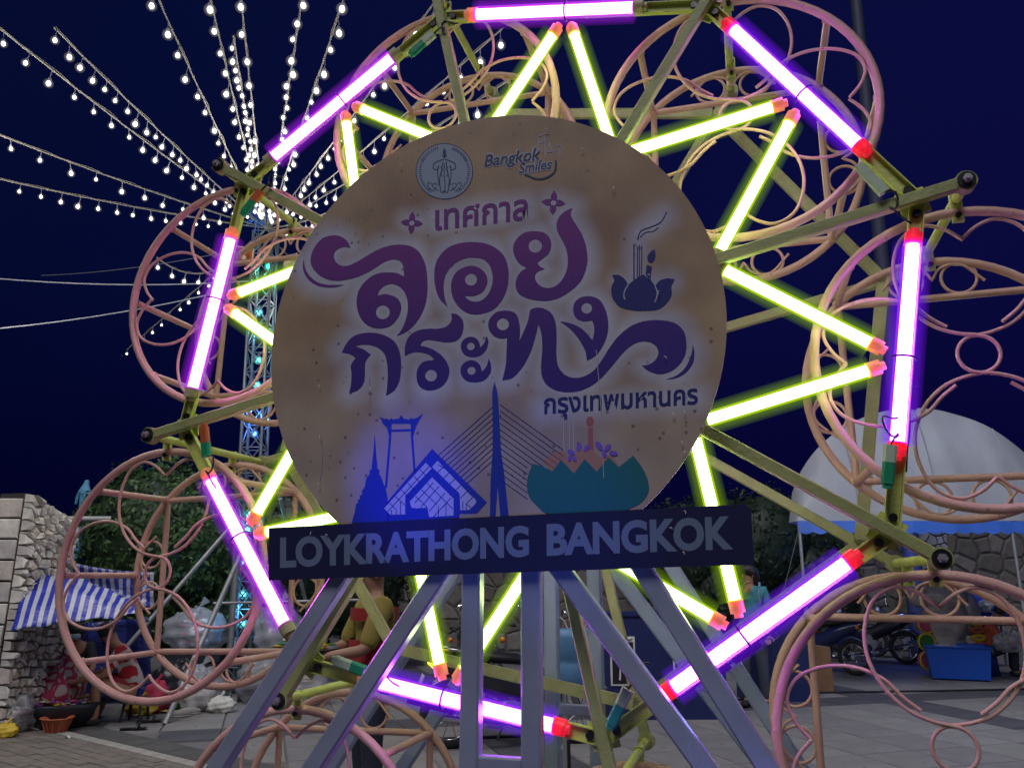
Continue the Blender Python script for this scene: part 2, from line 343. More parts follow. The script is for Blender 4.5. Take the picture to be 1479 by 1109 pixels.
for k in range(8):
    a, b = ang[k], ang[(k+1) % 8]; mid = (pw(a, R)+pw(b, R))/2; t = (pw(b, R)-pw(a, R)).normalized()
    yb = Vector((0, -.018, 0)); kd_ = 'purple' if k in (1, 2, 3, 4) else 'pink'
    tube_light(mid+t*(-.50*S)+yb, mid+t*(.355*S)+yb, kd_, capset[k])
    # black strap, driver box behind the tube
    MB().tube([mid+yb+Vector((0, math.cos(q_)*.0315, 0))+Vector((mid.x, 0, mid.z)).normalized()*math.sin(q_)*.0315 for q_ in np.linspace(0, 2*PI, 17)[:-1]], .0030, 6, True).build('strap', M['black'], FW)
    out = Vector((mid.x, 0, mid.z)).normalized(); Ro = Matrix.Rotation(-math.atan2(t.z, t.x), 3, 'Y')
    db = MB(); db.box(mid+out*.032+t*.02+Vector((0, .022, 0)), (.085, .022, .026), Ro); db.box(mid+out*.036+t*.10+Vector((0, .026, 0)), (.05, .016, .020), Ro)
    db.tube([mid+out*.03+t*x_+Vector((0, .012+.008*math.sin(x_*60), .004*math.cos(x_*45))) for x_ in np.linspace(-.28, .3, 26)], .0028, 5)
    db.build('driver_box', M['black'], FW)
    aa = math.atan2(mid.z, mid.x)
    for sgn in (-1, 1):
        an = ang[k] if sgn < 0 else b
        inner = pw(an, .945*S); st = mid*(1.66/1.701)
        d_ = (inner-st); L = d_.length; d_.normalize(); st2 = st+d_*.030+t*sgn*.012
        tube_light(st2+d_*.03+Vector((0, -.004, 0)), st2+d_*(L-.085)+Vector((0, -.004, 0)), 'green', ('orangecap', 'creamcap'), r=.0155)
# junction boxes near the corners
jb_mats = {'g': mat('green_plastic', (.02, .30, .14), .35), 'w': mat('pale_green_plastic', (.50, .62, .42), .4), 'o': mat('orange_plastic', (.55, .12, .04), .4), 't': mat('teal_plastic', (.03, .30, .30), .35)}
for (x, y, an, c1, c2) in [(1284, 668, 80, 'w', 'g'), (1262, 262, -58, 'w', 'w'), (297, 640, -78, 'g', 'o'), (896, 1018, 62, 'w', 't'), (508, 962, -16, 'g', 'w'), (612, 62, 38, 'w', 'g'), (366, 290, 50, 'o', 'g')]:
    c = wl(x, y, -.055); Ro = Matrix.Rotation(math.radians(-an), 3, 'Y'); d_ = Ro @ Vector((1, 0, 0))
    j = MB().bar(c, c+d_*.045, .032, .022, bev=.25).build('junction_box', jb_mats[c1], FW)
    jj = MB().bar(c-d_*.0005, c-d_*.055, .030, .020, bev=.25); jj.bar(c-d_*.055, c-d_*.066, .022, .014, bev=.2)
    jj.build('cover', jb_mats[c2], j)
    q = c+d_*.045; MB().tube([q+d_*(.09*t_)+Vector((.02*math.sin(t_*7), .02*t_, .015*math.sin(t_*11))) for t_ in np.linspace(0, 1, 12)], .003, 6).build('cable', M['black'], j)
# ================================================================== GONDOLAS
GR, GD_ = .64*S, .58*S
def ringpath(r, y, n=56, cx=0, cz=0): return [(cx+r*math.cos(2*PI*i/n), y, cz+r*math.sin(2*PI*i/n)) for i in range(n)]
def make_gondola():
    t = thing('gondola', 'x', 'gondola')
    yf, yr = -GD_/2, GD_/2
    MB().tube(ringpath(GR, yf), .0135, 10, True).build('front_ring', M['peach'], t)
    MB().tube(ringpath(GR, yr), .0135, 10, True).build('rear_ring', M['peach'], t)
    h = GR*.70
    for p, q in (((-h, h), (h, h)), ((-h, -h), (h, -h)), ((-h, -h), (-h, h)), ((h, -h), (h, h))):
        MB().cyl((p[0], yr, p[1]), (q[0], yr, q[1]), .0115, 10).build('frame_bar', M['peach'], t)
    for a in (45, 135, 180, 225, 315, 0):
        a = math.radians(a); MB().cyl((GR*math.cos(a), yf, GR*math.sin(a)), (GR*math.cos(a), yr, GR*math.sin(a)), .0115, 10).tube([(GR*math.cos(a)+.0125*math.cos(q_), yf+.0145, GR*math.sin(a)+.0125*math.sin(q_)) for q_ in np.linspace(0, 2*PI, 13)[:-1]], .0035, 5, True).tube([(GR*math.cos(a)+.0125*math.cos(q_), yr-.0145, GR*math.sin(a)+.0125*math.sin(q_)) for q_ in np.linspace(0, 2*PI, 13)[:-1]], .0035, 5, True).build('crossbar', M['peach'], t)
    half = [(0, .80), (.10, .885), (.22, .925), (.35, .865), (.43, .70), (.435, .51), (.36, .33), (.23, .20), (.10, .145), (0, .128)]
    half2 = [(0, .80), (.10, .885), (.22, .925), (.35, .865), (.43, .70), (.435, .51), (.37, .35), (.27, .25), (.20, .16)]
    for k in range(4):
        c, s_ = math.cos(k*PI/2), math.sin(k*PI/2)
        for sg in (-1, 1):
            hh = half if (k % 2 == 0) else half2
            P = spline([(sg*x, z) for x, z in hh], 5)
            MB().tube([((p.x*c-p.y*s_)*GR, yf+.004*sg, (p.x*s_+p.y*c)*GR) for p in P], .0052, 7).build('scroll', M['peach'], t)
    MB().tube(ringpath(GR*.125, yf, 24), .0052, 7, True).build('centre_ring', M['peach'], t)
    for k in range(4):
        c, s_ = math.cos(k*PI/2), math.sin(k*PI/2)
        for sg in (-1, 1):
            x, z = sg*.19, .845
            MB().tube(ringpath(GR*.125, yr, 22, (x*c-z*s_)*GR, (x*s_+z*c)*GR), .005, 7, True).build('small_ring', M['peach'], t)
        P = spline([(-.36, .80), (-.2, .955), (-.06, .93), (0, .84, 'c'), (.06, .93), (.2, .955), (.36, .80)], 5)
        MB().tube([((p.x*c-p.y*s_)*GR, yr-.006, (p.x*s_+p.y*c)*GR) for p in P], .0045, 6).build('heart_scroll', M['peach'], t)
    for y in (yf, yr):
        hp = MB().box((0, y, GR+.012), (.030, .012, .085)).build('hanger_plate', M['cream'], t)
        MB().cyl((0, y-.015, GR-.012), (0, y+.015, GR-.012), .008, 8).build('hanger_bolt', M['bolt'], hp)
        MB().cyl((0, y-.012, GR+.042), (0, y+.012, GR+.042), .012, 10).build('hanger_bolt', M['bolt'], hp)
    return t
glabels = ['peach scrollwork gondola at the top behind the upper edge of the round sign', 'peach scrollwork gondola hanging at the upper right, its whole ring in view', 'peach scrollwork gondola at the right edge in front of the pale tent', 'peach scrollwork gondola at the lower right in front of the blue plastic box',
           'peach gondola lowest on the wheel, only the top of its ring showing', 'peach gondola at the lower left behind the slanted stand legs', 'peach scrollwork gondola in front of the striped tarpaulin and the bush', 'peach scrollwork gondola at the upper left below the fanned string lights']
G0 = make_gondola(); tilt = [4, 2, -1, 2, 0, -3, -5, 3]
for k in range(8):
    g = G0 if k == 0 else copy_tree(G0)
    l = pw(ang[k], R2, .41*S)+Vector((0, 0, -.70*S))
    g.location = HUB+U*l.x+A*l.y+Vector((0, 0, l.z)); g.rotation_mode = 'ZXY'; g.rotation_euler = (0, math.radians(tilt[k])*.3, -TH)
    tag(g, glabels[k], 'gondola', 'gondolas hanging from the ferris wheel')
# ================================================================== STAND
def make_stand(off, mats, label, sg):
    st = thing('wheel_stand', label, 'stand', HUB-Vector((0, 0, HUB.z))+A*off, -TH)
    hz = Vector((0, 0, HUB.z))
    def P(x, y): v = wl(x, y, -.15); v.y = 0; return v
    def ext(p, q, z):  # extend p->q to local height z (hub frame)
        t = (z-p.z)/(q.z-p.z); return p+(q-p)*t
    gz = -HUB.z+.012; dd = 0
    for n_, (p, q, top) in enumerate([((491, 837), (314, 1109), None), ((637, 830), (453, 1109), -.42), ((812, 824), (985, 1060), -.42), ((927, 819), (1078, 1060), None)]):
        p, q = P(*p), P(*q); a_ = ext(p, q, gz); b_ = ext(p, q, 0 if top is None else top)
        if sg < 0 and n_ == 1: pass
        L = (b_-a_).length; yo = -.004*(n_ in (1, 2))
        MB().bar(a_+hz+Vector((0, yo, 0)), b_+hz+Vector((0, yo, 0)), .050, .045).build('leg', mats, st)
        MB().box(a_+hz+Vector((0, 0, -.006)), (.12, .09, .01)).build('foot_plate', mats, st)
    vx = [P(681, 960).x, P(768, 960).x]
    for x in vx:
        MB().bar(Vector((x, .004, gz))+hz, Vector((x, .004, .02))+hz, .052, .046).build('post', mats, st)
        MB().box(Vector((x, .004, gz-.006))+hz, (.11, .1, .01)).build('foot_plate', mats, st)
    for z in (P(725, 1103).z, -.62, -.02):
        MB().bar(Vector((vx[0]+.0265, .004, z))+hz, Vector((vx[1]-.0265, .004, z))+hz, .035, .036).build('rung', mats, st)
    MB().cyl(hz+Vector((0, -.03, 0)), hz+Vector((0, .03, 0)), .05, 20).build('bearing', M['bolt'], st)
    return st
make_stand(-.15, M['steelblue'], 'blue-grey square-tube stand with splayed legs directly under the sign', 1)
make_stand(GAP+.13, M['teal'], 'pale teal stand with splayed legs behind the ferris wheel', -1)
# ================================================================== SIGN
SY = -.190*1.0
SIGN = thing('festival_sign', 'round festival sign board with purple lettering and a dark blue name strip', 'sign', HUB-Vector((0, 0, HUB.z)), -TH)
hz = Vector((0, 0, HUB.z))
def sp3(dy):
    def f(px, py): v = wl(px, py, SY+dy); return v+hz
    return f
def crop(x0, y0, k): return lambda p: ((x0+p[0]/k, y0+p[1]/k) + tuple(p[2:]))
cA, cC, cB, cD = crop(400, 160, 4.35), crop(400, 380, 4.35), crop(700, 160, 4.108), crop(700, 400, 4.108)
cE, cF = crop(380, 580, 4.108), crop(740, 580, 4.108)
def gradmat(name, stops, rough=.5, rib=True):
    """printed vinyl on ribbed board: colour changes with height on the board (print), fine vertical ribs"""
    m = bpy.data.materials.new(name); m.use_nodes = True; n = m.node_tree; b = n.nodes['Principled BSDF']
    co = n.nodes.new('ShaderNodeTexCoord'); s_ = n.nodes.new('ShaderNodeSeparateXYZ'); n.links.new(co.outputs['Object'], s_.inputs[0])
    mr = n.nodes.new('ShaderNodeMapRange'); mr.inputs['From Min'].default_value = 1.4; mr.inputs['From Max'].default_value = 2.9
    n.links.new(s_.outputs['Z'], mr.inputs['Value']); r = n.nodes.new('ShaderNodeValToRGB'); el = r.color_ramp.elements
    for i, (p, c) in enumerate(stops):
        k = el[i] if i < 2 else el.new(p)
        k.position = p; k.color = tuple(c)+(1,)
    n.links.new(mr.outputs[0], r.inputs[0]); n.links.new(r.outputs[0], b.inputs['Base Color']); b.inputs['Roughness'].default_value = rough
    if rib: ribs(m, b)
    return m
def ribs(m, b, st=.25):
    n = m.node_tree; co = n.nodes.new('ShaderNodeTexCoord'); w = n.nodes.new('ShaderNodeTexWave'); w.bands_direction = 'X'; w.inputs['Scale'].default_value = 62; w.inputs['Distortion'].default_value = 0
    n.links.new(co.outputs['Object'], w.inputs['Vector']); bp = n.nodes.new('ShaderNodeBump'); bp.inputs['Strength'].default_value = st; bp.inputs['Distance'].default_value = .004
    n.links.new(w.outputs['Fac'], bp.inputs['Height']); n.links.new(bp.outputs[0], b.inputs['Normal'])
Mletter = gradmat('purple_to_navy_print', [(.28, (.022, .018, .22)), (.50, (.05, .020, .22)), (.72, (.17, .03, .22))])
Mnavy = gradmat('navy_print', [(.0, (.012, .02, .16)), (.6, (.02, .025, .17))])
Mblue = gradmat('blue_skyline_print', [(.0, (.012, .03, .26)), (.5, (.015, .05, .34))])
Mbanner = gradmat('navy_strip_print', [(.0, (.008, .010, .055)), (.5, (.010, .014, .075))])
Mtext = gradmat('pale_blue_letter_print', [(.0, (.14, .19, .30)), (.5, (.16, .22, .33))])
Mteal = gradmat('teal_bowl_print', [(.0, (.005, .10, .19)), (.25, (.012, .15, .17)), (.5, (.015, .17, .16))])
Mpeachp = gradmat('peach_petal_print', [(.0, (.42, .22, .15)), (.5, (.42, .22, .15))])
Mpink = gradmat('pink_candle_print', [(.0, (.36, .12, .14)), (.5, (.38, .13, .14))])
Mviolet = gradmat('violet_flower_print', [(.0, (.20, .10, .50)), (.5, (.22, .12, .50))])
Mpale = gradmat('pale_glow_print', [(.0, (.42, .43, .50)), (.5, (.42, .43, .50))])
Mseal = gradmat('seal_print', [(.0, (.30, .36, .46)), (.5, (.30, .36, .46))])
Mink = gradmat('dark_ink_print', [(.0, (.03, .05, .12)), (.5, (.03, .05, .12))])
def outl(pts, c, n=7): return spline([c(p) for p in pts], n, True)
def hole(c, xy, r, k, sy=1): q = c(xy); return [Vector(p) for p in circ(q, r/k, 22, sy)]
C_ = 'c'
# --- big lettering: traced outlines
def AC(p): return cA(p)
la = [(462, 862, C_), (440, 818), (400, 790), (350, 783), (290, 800), (240, 850), (215, 910), (213, 960), (240, 1007), (290, 1047), (360, 1067), (430, 1062), (520, 1037), (600, 997), (660, 957), (690, 942), (740, 933), (775, 945), (792, 975), (797, 1020), (797, 1042, C_),
      (760, 1022), (690, 1015), (620, 1027), (560, 1067), (515, 1127), (500, 1197), (510, 1267), (545, 1327), (590, 1357), (650, 1367), (710, 1352), (755, 1307), (778, 1257), (778, 1215), (758, 1180), (720, 1160), (680, 1152), (632, 1162, C_),
      (642, 1130), (680, 1097), (720, 1087), (765, 1102), (800, 1137), (820, 1197), (820, 1267), (800, 1337), (775, 1387), (752, 1414, C_), (800, 1395), (850, 1357), (895, 1300), (928, 1230), (943, 1157), (945, 1070), (938, 990), (920, 935), (890, 885), (850, 855), (790, 842), (720, 845), (640, 870), (560, 915), (500, 950), (450, 972), (410, 975), (375, 955), (357, 920), (365, 885), (395, 862), (430, 855)]
cres1 = [(168, 932, C_), (162, 980), (175, 1027), (210, 1072), (260, 1099), (320, 1110), (370, 1107), (425, 1092, C_), (370, 1094), (310, 1092), (255, 1077), (215, 1047), (185, 1007), (172, 965)]
oa = [(1072, 1232, C_), (1020, 1177), (995, 1107), (988, 1040), (992, 985), (1008, 935), (1040, 890), (1085, 855), (1150, 832), (1220, 825), (1300, 832), (1370, 860), (1425, 910), (1450, 975), (1455, 1050), (1445, 1117), (1415, 1187), (1360, 1247), (1300, 1272), (1240, 1279), (1180, 1262), (1130, 1217), (1100, 1157), (1094, 1097), (1105, 1047), (1135, 1007), (1180, 982), (1225, 974), (1270, 987), (1305, 1017), (1322, 1057), (1315, 1102), (1285, 1142), (1240, 1162), (1200, 1164), (1178, 1161, C_),
      (1195, 1182), (1230, 1197), (1270, 1197), (1310, 1172), (1340, 1127), (1355, 1067), (1350, 1010), (1328, 960), (1290, 930), (1240, 922), (1190, 925), (1130, 950), (1085, 990), (1055, 1045), (1047, 1110), (1055, 1180)]
ya = [(522, 577, C_), (490, 590), (450, 620), (427, 665), (430, 710), (455, 760), (480, 810), (492, 870), (490, 930), (470, 985), (440, 1025), (400, 1048), (350, 1048), (315, 1025), (298, 990), (310, 958), (357, 938, C_), (330, 925), (312, 903, C_), (345, 875), (380, 845), (395, 795), (385, 755), (355, 725), (300, 715), (240, 722), (195, 755), (170, 800), (175, 855), (205, 905), (250, 932, C_), (215, 955), (188, 1000), (184, 1046), (205, 1086), (250, 1111), (310, 1124), (380, 1126), (450, 1105), (520, 1060), (570, 1010), (597, 950), (610, 880), (600, 800), (575, 730), (545, 680), (520, 640), (510, 610)]
ka = [(407, 560, C_), (440, 500), (480, 460), (540, 440), (610, 438), (680, 455), (735, 490), (765, 540), (778, 600), (778, 680), (765, 750), (735, 800), (685, 832, C_), (692, 780), (696, 700), (690, 620), (675, 570), (640, 535), (590, 515), (540, 512), (488, 520, C_), (540, 540), (590, 573, C_), (560, 610), (552, 650), (552, 700), (545, 750), (510, 795), (453, 818, C_), (465, 760), (468, 690), (465, 640), (495, 595, C_), (460, 572)]
ra = [(1093, 315, C_), (1130, 322), (1165, 355), (1172, 400), (1160, 450), (1130, 485), (1070, 497), (1000, 488), (950, 482), (915, 492), (898, 518, C_), (950, 530), (1010, 560), (1060, 610), (1082, 665), (1075, 720), (1040, 770), (990, 795), (930, 795), (890, 765), (877, 715), (885, 660), (920, 620), (990, 608, C_), (960, 578), (900, 560), (850, 562), (803, 582, C_), (805, 520), (830, 460), (880, 425), (950, 412), (1010, 412), (1060, 400), (1092, 370), (1098, 340)]
aa1 = [(1318, 455, C_), (1328, 490), (1320, 530), (1285, 575), (1235, 590), (1180, 575), (1155, 530), (1165, 490), (1200, 465), (1240, 466), (1268, 492), (1277, 530, C_), (1300, 505)]
aa2 = [(1330, 600, C_), (1345, 640), (1340, 690), (1300, 735), (1240, 748), (1185, 735), (1155, 690), (1160, 645), (1195, 615), (1240, 613), (1275, 640), (1288, 682, C_), (1315, 650)]
tha = [(205, 382, C_), (210, 320), (203, 262), (190, 225), (165, 206), (110, 200), (60, 215), (25, 260), (25, 310), (55, 350), (95, 365), (133, 362, C_), (130, 430), (125, 520), (105, 612, C_), (160, 600), (220, 540), (270, 450), (300, 360), (318, 280, C_), (335, 330), (342, 420), (335, 520), (340, 590), (370, 640), (420, 670), (490, 682), (560, 675), (640, 640), (710, 580), (770, 510), (830, 440), (880, 400), (930, 382), (985, 388), (1020, 415), (1030, 455), (1010, 495), (970, 520), (932, 525, C_), (970, 555), (1030, 575), (1090, 565), (1150, 525), (1190, 460), (1197, 390), (1180, 320), (1130, 275), (1050, 257), (960, 260), (880, 285), (800, 345), (740, 420), (690, 500), (640, 560), (580, 592), (520, 597), (470, 575), (435, 525), (425, 440), (427, 350), (420, 270), (395, 215), (345, 185), (300, 183), (270, 195, C_), (255, 265)]
nga = [(607, 497, C_), (597, 440), (560, 370), (510, 310), (447, 263, C_), (510, 275), (580, 310), (640, 375, C_), (650, 320), (647, 285), (637, 257, C_), (590, 262), (545, 245), (525, 200), (535, 150), (575, 120), (628, 115), (680, 135), (715, 190), (732, 260), (730, 330), (705, 400), (665, 460)]
cres2 = [(1233, 395, C_), (1245, 450), (1235, 510), (1190, 570), (1130, 600), (1072, 608, C_), (1130, 588), (1180, 550), (1215, 490), (1230, 440)]
GL = [([outl(la, AC), hole(AC, (665, 1265), 44, 4.35)], 'la'), ([outl(cres1, AC)], 'c1'), ([outl(oa, AC), hole(AC, (1219, 1060), 38, 4.35)], 'o'), ([outl(ya, cB), hole(cB, (300, 802), 40, 4.108)], 'ya'),
      ([outl(ka, cC)], 'k'), ([outl(ra, cC), hole(cC, (968, 705), 37, 4.35)], 'r'), ([outl(aa1, cC), hole(cC, (1218, 522), 25, 4.35)], 'a'), ([outl(aa2, cC), hole(cC, (1222, 675), 26, 4.35)], 'a'),
      ([outl(tha, cD), hole(cD, (108, 280), 36, 4.108)], 'th'), ([outl(nga, cD), hole(cD, (605, 185), 32, 4.108)], 'ng'), ([outl(cres2, cD)], 'c2')]
# print glow (pale halo printed round the lettering) painted as a fine grid of vertex colours
seeds = []
for L, _ in GL:
    seeds += [tuple(p) for lp in L for p in lp]
def segpts(a, b, n): return [(a[0]+(b[0]-a[0])*i/n, a[1]+(b[1]-a[1])*i/n) for i in range(n+1)]
seeds2 = segpts((628, 312), (763, 296), 30)+segpts((628, 326), (763, 308), 30)+segpts((785, 585), (1008, 570), 40)+segpts((785, 594), (1008, 578), 40)+segpts((905, 425), (955, 425), 12)+segpts((917, 400), (920, 350), 12)+segpts((922, 340), (960, 312), 10)+segpts((896, 410), (968, 408), 16)+segpts((590, 321), (605, 321), 4)+segpts((793, 293), (806, 293), 4)
sd = np.array(seeds+seeds2)
cpx = wl(724, 500, SY); DR = 1.055*S; DC = Vector((-.062*S, SY, -.103*S))
NR, NS = 110, 260; gv = [(0., 0.)]; 
for i in range(1, NR+1):
    rr = DR*i/NR
    for k in range(NS):
        a = 2*PI*k/NS; gv.append((rr*math.cos(a), max(rr*math.sin(a), -1.02*S)))
fc = [(0, 1+k, 1+(k+1) % NS) for k in range(NS)]
for i in range(NR-1):
    o1, o2 = 1+i*NS, 1+(i+1)*NS
    fc += [(o1+k, o2+k, o2+(k+1) % NS, o1+(k+1) % NS) for k in range(NS)]
def to_px(v):  # wheel-frame -> photo pixel
    P = HUB+U*v[0]+A*v[1]+Vector((0, 0, v[2]))-CAM; d = P.y*CP+P.z*SP
    return 739.5+FPX*P.x/d, 554.5-FPX*(-P.y*SP+P.z*CP)/d
gp = np.array([to_px((DC.x+x, SY, DC.z+z)) for x, z in gv]); dist = np.full(len(gp), 1e9)
for i in range(0, len(gp), 2000):
    dd = gp[i:i+2000, None, :]-sd[None]; dist[i:i+2000] = np.sqrt((dd**2).sum(-1).min(1))
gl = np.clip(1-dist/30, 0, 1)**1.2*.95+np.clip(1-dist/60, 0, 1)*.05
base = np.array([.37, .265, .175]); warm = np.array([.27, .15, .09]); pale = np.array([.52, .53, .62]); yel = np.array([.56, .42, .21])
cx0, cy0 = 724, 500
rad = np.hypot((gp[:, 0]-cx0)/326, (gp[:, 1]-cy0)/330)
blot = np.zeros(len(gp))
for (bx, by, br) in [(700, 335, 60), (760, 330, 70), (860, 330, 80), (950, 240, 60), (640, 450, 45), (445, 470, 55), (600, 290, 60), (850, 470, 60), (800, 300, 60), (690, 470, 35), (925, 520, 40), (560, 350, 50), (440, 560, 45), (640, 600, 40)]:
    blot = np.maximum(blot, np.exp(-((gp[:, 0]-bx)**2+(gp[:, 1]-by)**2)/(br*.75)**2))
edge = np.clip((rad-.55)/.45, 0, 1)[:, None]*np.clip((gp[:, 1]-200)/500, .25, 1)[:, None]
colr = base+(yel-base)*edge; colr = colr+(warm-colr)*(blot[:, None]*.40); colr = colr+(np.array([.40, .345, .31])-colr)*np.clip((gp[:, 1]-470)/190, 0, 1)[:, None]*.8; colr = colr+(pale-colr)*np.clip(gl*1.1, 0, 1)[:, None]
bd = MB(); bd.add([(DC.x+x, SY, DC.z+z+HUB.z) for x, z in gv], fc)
for f in range(len(bd.f)): bd.sm[f] = False
# thickness: back face and rim
rim = [1+(NR-1)*NS+k for k in range(NS)]; bv = [(gv[i][0]+DC.x, SY+.005, gv[i][1]+DC.z+HUB.z) for i in rim]; fv = [(gv[i][0]+DC.x, SY, gv[i][1]+DC.z+HUB.z) for i in rim]
nfront = len(bd.v)
bd.add(fv+bv, [(k, k+NS, (k+1) % NS+NS, (k+1) % NS) for k in range(NS)]+[tuple(range(2*NS-1, NS-1, -1))], mi=1)
mb_ = bpy.data.materials.new('printed_corrugated_board'); mb_.use_nodes = True; n_ = mb_.node_tree; b_ = n_.nodes['Principled BSDF']
at = n_.nodes.new('ShaderNodeVertexColor'); at.layer_name = 'print'; co = n_.nodes.new('ShaderNodeTexCoord')
v1 = n_.nodes.new('ShaderNodeTexVoronoi'); v1.inputs['Scale'].default_value = 26; n_.links.new(co.outputs['Object'], v1.inputs['Vector'])
r1 = n_.nodes.new('ShaderNodeValToRGB'); r1.color_ramp.elements[0].position = .10; r1.color_ramp.elements[1].position = .15; r1.color_ramp.elements[0].color = (.45, .42, .48, 1); r1.color_ramp.elements[1].color = (1, 1, 1, 1)
n_.links.new(v1.outputs['Distance'], r1.inputs[0])
nzm = n_.nodes.new('ShaderNodeTexNoise'); nzm.inputs['Scale'].default_value = 3.2; n_.links.new(co.outputs['Object'], nzm.inputs['Vector'])
r3 = n_.nodes.new('ShaderNodeValToRGB'); r3.color_ramp.elements[0].position = .42; r3.color_ramp.elements[1].position = .52; r3.color_ramp.elements[0].color = (1, 1, 1, 1); r3.color_ramp.elements[1].color = (0, 0, 0, 1)
n_.links.new(nzm.outputs['Fac'], r3.inputs[0])
mm = n_.nodes.new('ShaderNodeMix'); mm.data_type = 'RGBA'; mm.inputs['B'].default_value = (1, 1, 1, 1); n_.links.new(r3.outputs[0], mm.inputs['Factor']); n_.links.new(r1.outputs[0], mm.inputs['A'])
mul = n_.nodes.new('ShaderNodeMix'); mul.data_type = 'RGBA'; mul.blend_type = 'MULTIPLY'; mul.inputs['Factor'].default_value = 1
n_.links.new(at.outputs[0], mul.inputs['A']); n_.links.new(mm.outputs['Result'], mul.inputs['B'])
nz2 = n_.nodes.new('ShaderNodeTexNoise'); nz2.inputs['Scale'].default_value = 7; nz2.inputs['Detail'].default_value = 7; n_.links.new(co.outputs['Object'], nz2.inputs['Vector'])
r4 = n_.nodes.new('ShaderNodeValToRGB'); r4.color_ramp.elements[0].position = .3; r4.color_ramp.elements[1].position = .7; r4.color_ramp.elements[0].color = (.80, .76, .80, 1); r4.color_ramp.elements[1].color = (1.08, 1.08, 1.05, 1)
n_.links.new(nz2.outputs['Fac'], r4.inputs[0]); mul2 = n_.nodes.new('ShaderNodeMix'); mul2.data_type = 'RGBA'; mul2.blend_type = 'MULTIPLY'; mul2.inputs['Factor'].default_value = 1
n_.links.new(mul.outputs['Result'], mul2.inputs['A']); n_.links.new(r4.outputs[0], mul2.inputs['B']); n_.links.new(mul2.outputs['Result'], b_.inputs['Base Color'])
b_.inputs['Roughness'].default_value = .5; ribs(mb_, b_, .25)
Mboard_edge = mat('board_edge', (.5, .48, .4), .5)
disc = bd.build('disc_panel', [mb_, Mboard_edge], SIGN)
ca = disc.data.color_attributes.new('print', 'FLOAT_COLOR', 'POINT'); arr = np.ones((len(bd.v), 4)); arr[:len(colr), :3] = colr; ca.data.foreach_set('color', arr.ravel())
d1, d2, d3, d4 = -.0005, -.0010, -.0015, -.0020
for L, _ in GL: MB().poly(L, sp3(d2)).build('lettering', Mletter, disc)
# text through the built-in font
def text_decal(body, quad, dy, m, parent, bold=.02, name='lettering', shear=0, space=1.0):
    """quad: photo pixels of baseline-left, baseline-right, top-right, top-left (cap height)"""
    cu = bpy.data.curves.new('t', 'FONT'); cu.body = body; cu.offset = bold; cu.resolution_u = 4; cu.shear = shear; cu.space_character = space
    ob = bpy.data.objects.new('t', cu); COL.objects.link(ob); bpy.context.view_layer.update()
    me = ob.evaluated_get(bpy.context.evaluated_depsgraph_get()).to_mesh()
    vs = [tuple(v.co) for v in me.vertices]; fs = [tuple(p.vertices) for p in me.polygons]
    xs = [v[0] for v in vs]; x0, x1 = min(xs), max(xs); h = text_decal.h
    bl, br, tr, tl = [Vector(q) for q in quad]; out = MB(); f = sp3(dy); pv_ = []
    for v in vs:
        s_ = (v[0]-x0)/(x1-x0); t = v[1]/h; q = (bl*(1-s_)+br*s_)*(1-t)+(tl*(1-s_)+tr*s_)*t; pv_.append(f(q.x, q.y))
    out.add(pv_, fs); ob.evaluated_get(bpy.context.evaluated_depsgraph_get()).to_mesh_clear()
    bpy.data.objects.remove(ob); bpy.data.curves.remove(cu)
    return out.build(name, m, parent)
text_decal.h = .58
text_decal('เทศกาล', [(628.5, 332), (762.5, 316), (762.5, 287), (628.5, 303.5)], d2, Mletter, disc, .022)
text_decal('กรุงเทพมหานคร', [(785.7, 597), (1008, 582.6), (1008, 560.5), (785.7, 575)], d2, Mnavy, disc, .022)
text_decal.h = .70
text_decal('Bangkok', [(699, 241.5), (781, 230.5), (781, 212), (699, 223)], d2, Mpale, disc, .055, shear=.2)
text_decal('Bangkok', [(699.5, 241), (780.5, 230), (780.5, 213), (699.5, 224)], d3, Mink, disc, .01, shear=.2)
text_decal('Smiles', [(749, 251), (797, 244), (797, 228), (749, 235)], d2, Mpale, disc, .06, shear=.2)
text_decal('Smiles', [(749.5, 250.5), (796.5, 243.5), (796.5, 229), (749.5, 236)], d3, Mink, disc, .008, shear=.2)
def strokes(name, paths, w, dy, m, parent, sm=True):
    f = sp3(dy); b = MB()
    for p in paths:
        ww = w
        if isinstance(p, tuple) and isinstance(p[0], (int, float)): ww, p = p
        P = spline(p, 5) if sm and len(p) > 2 else [Vector(q[:2]) for q in p]
        vs = []; n = len(P)
        for i, q in enumerate(P):
            t = (P[min(i+1, n-1)]-P[max(i-1, 0)]); t = t.normalized() if t.length > 0 else Vector((1, 0)); nn = Vector((-t.y, t.x))*ww/2
            vs += [f(*(q+nn)), f(*(q-nn))]
        b.add(vs, [(2*i, 2*i+1, 2*i+3, 2*i+2) for i in range(n-1)])
    return b.build(name, m, parent)
bs = lambda pts: [(400+x/2.958, y/2.958) for x, y in pts]
strokes('logo_swash', [bs([(1058, 745), (1075, 752), (1110, 765), (1150, 760), (1185, 735), (1192, 700), (1190, 685)])], 2.6, d3, Mink, disc)
strokes('logo_skyline', [bs([(1115, 585), (1150, 572), (1158, 572)]), bs([(1118, 590), (1118, 650)]), bs([(1128, 590), (1130, 655)]), bs([(1142, 582), (1148, 672)]), bs([(1120, 612), (1145, 608)]), bs([(1165, 600), (1160, 640), (1150, 660)]), bs([(1165, 600), (1172, 640), (1185, 658)]), bs([(1155, 650), (1190, 646)]),
                         bs([(1195, 625), (1210, 620), (1222, 632), (1215, 650), (1220, 670)]), bs([(1195, 640), (1205, 640), (1205, 665)])], 1.3, d2, Mpale, disc)
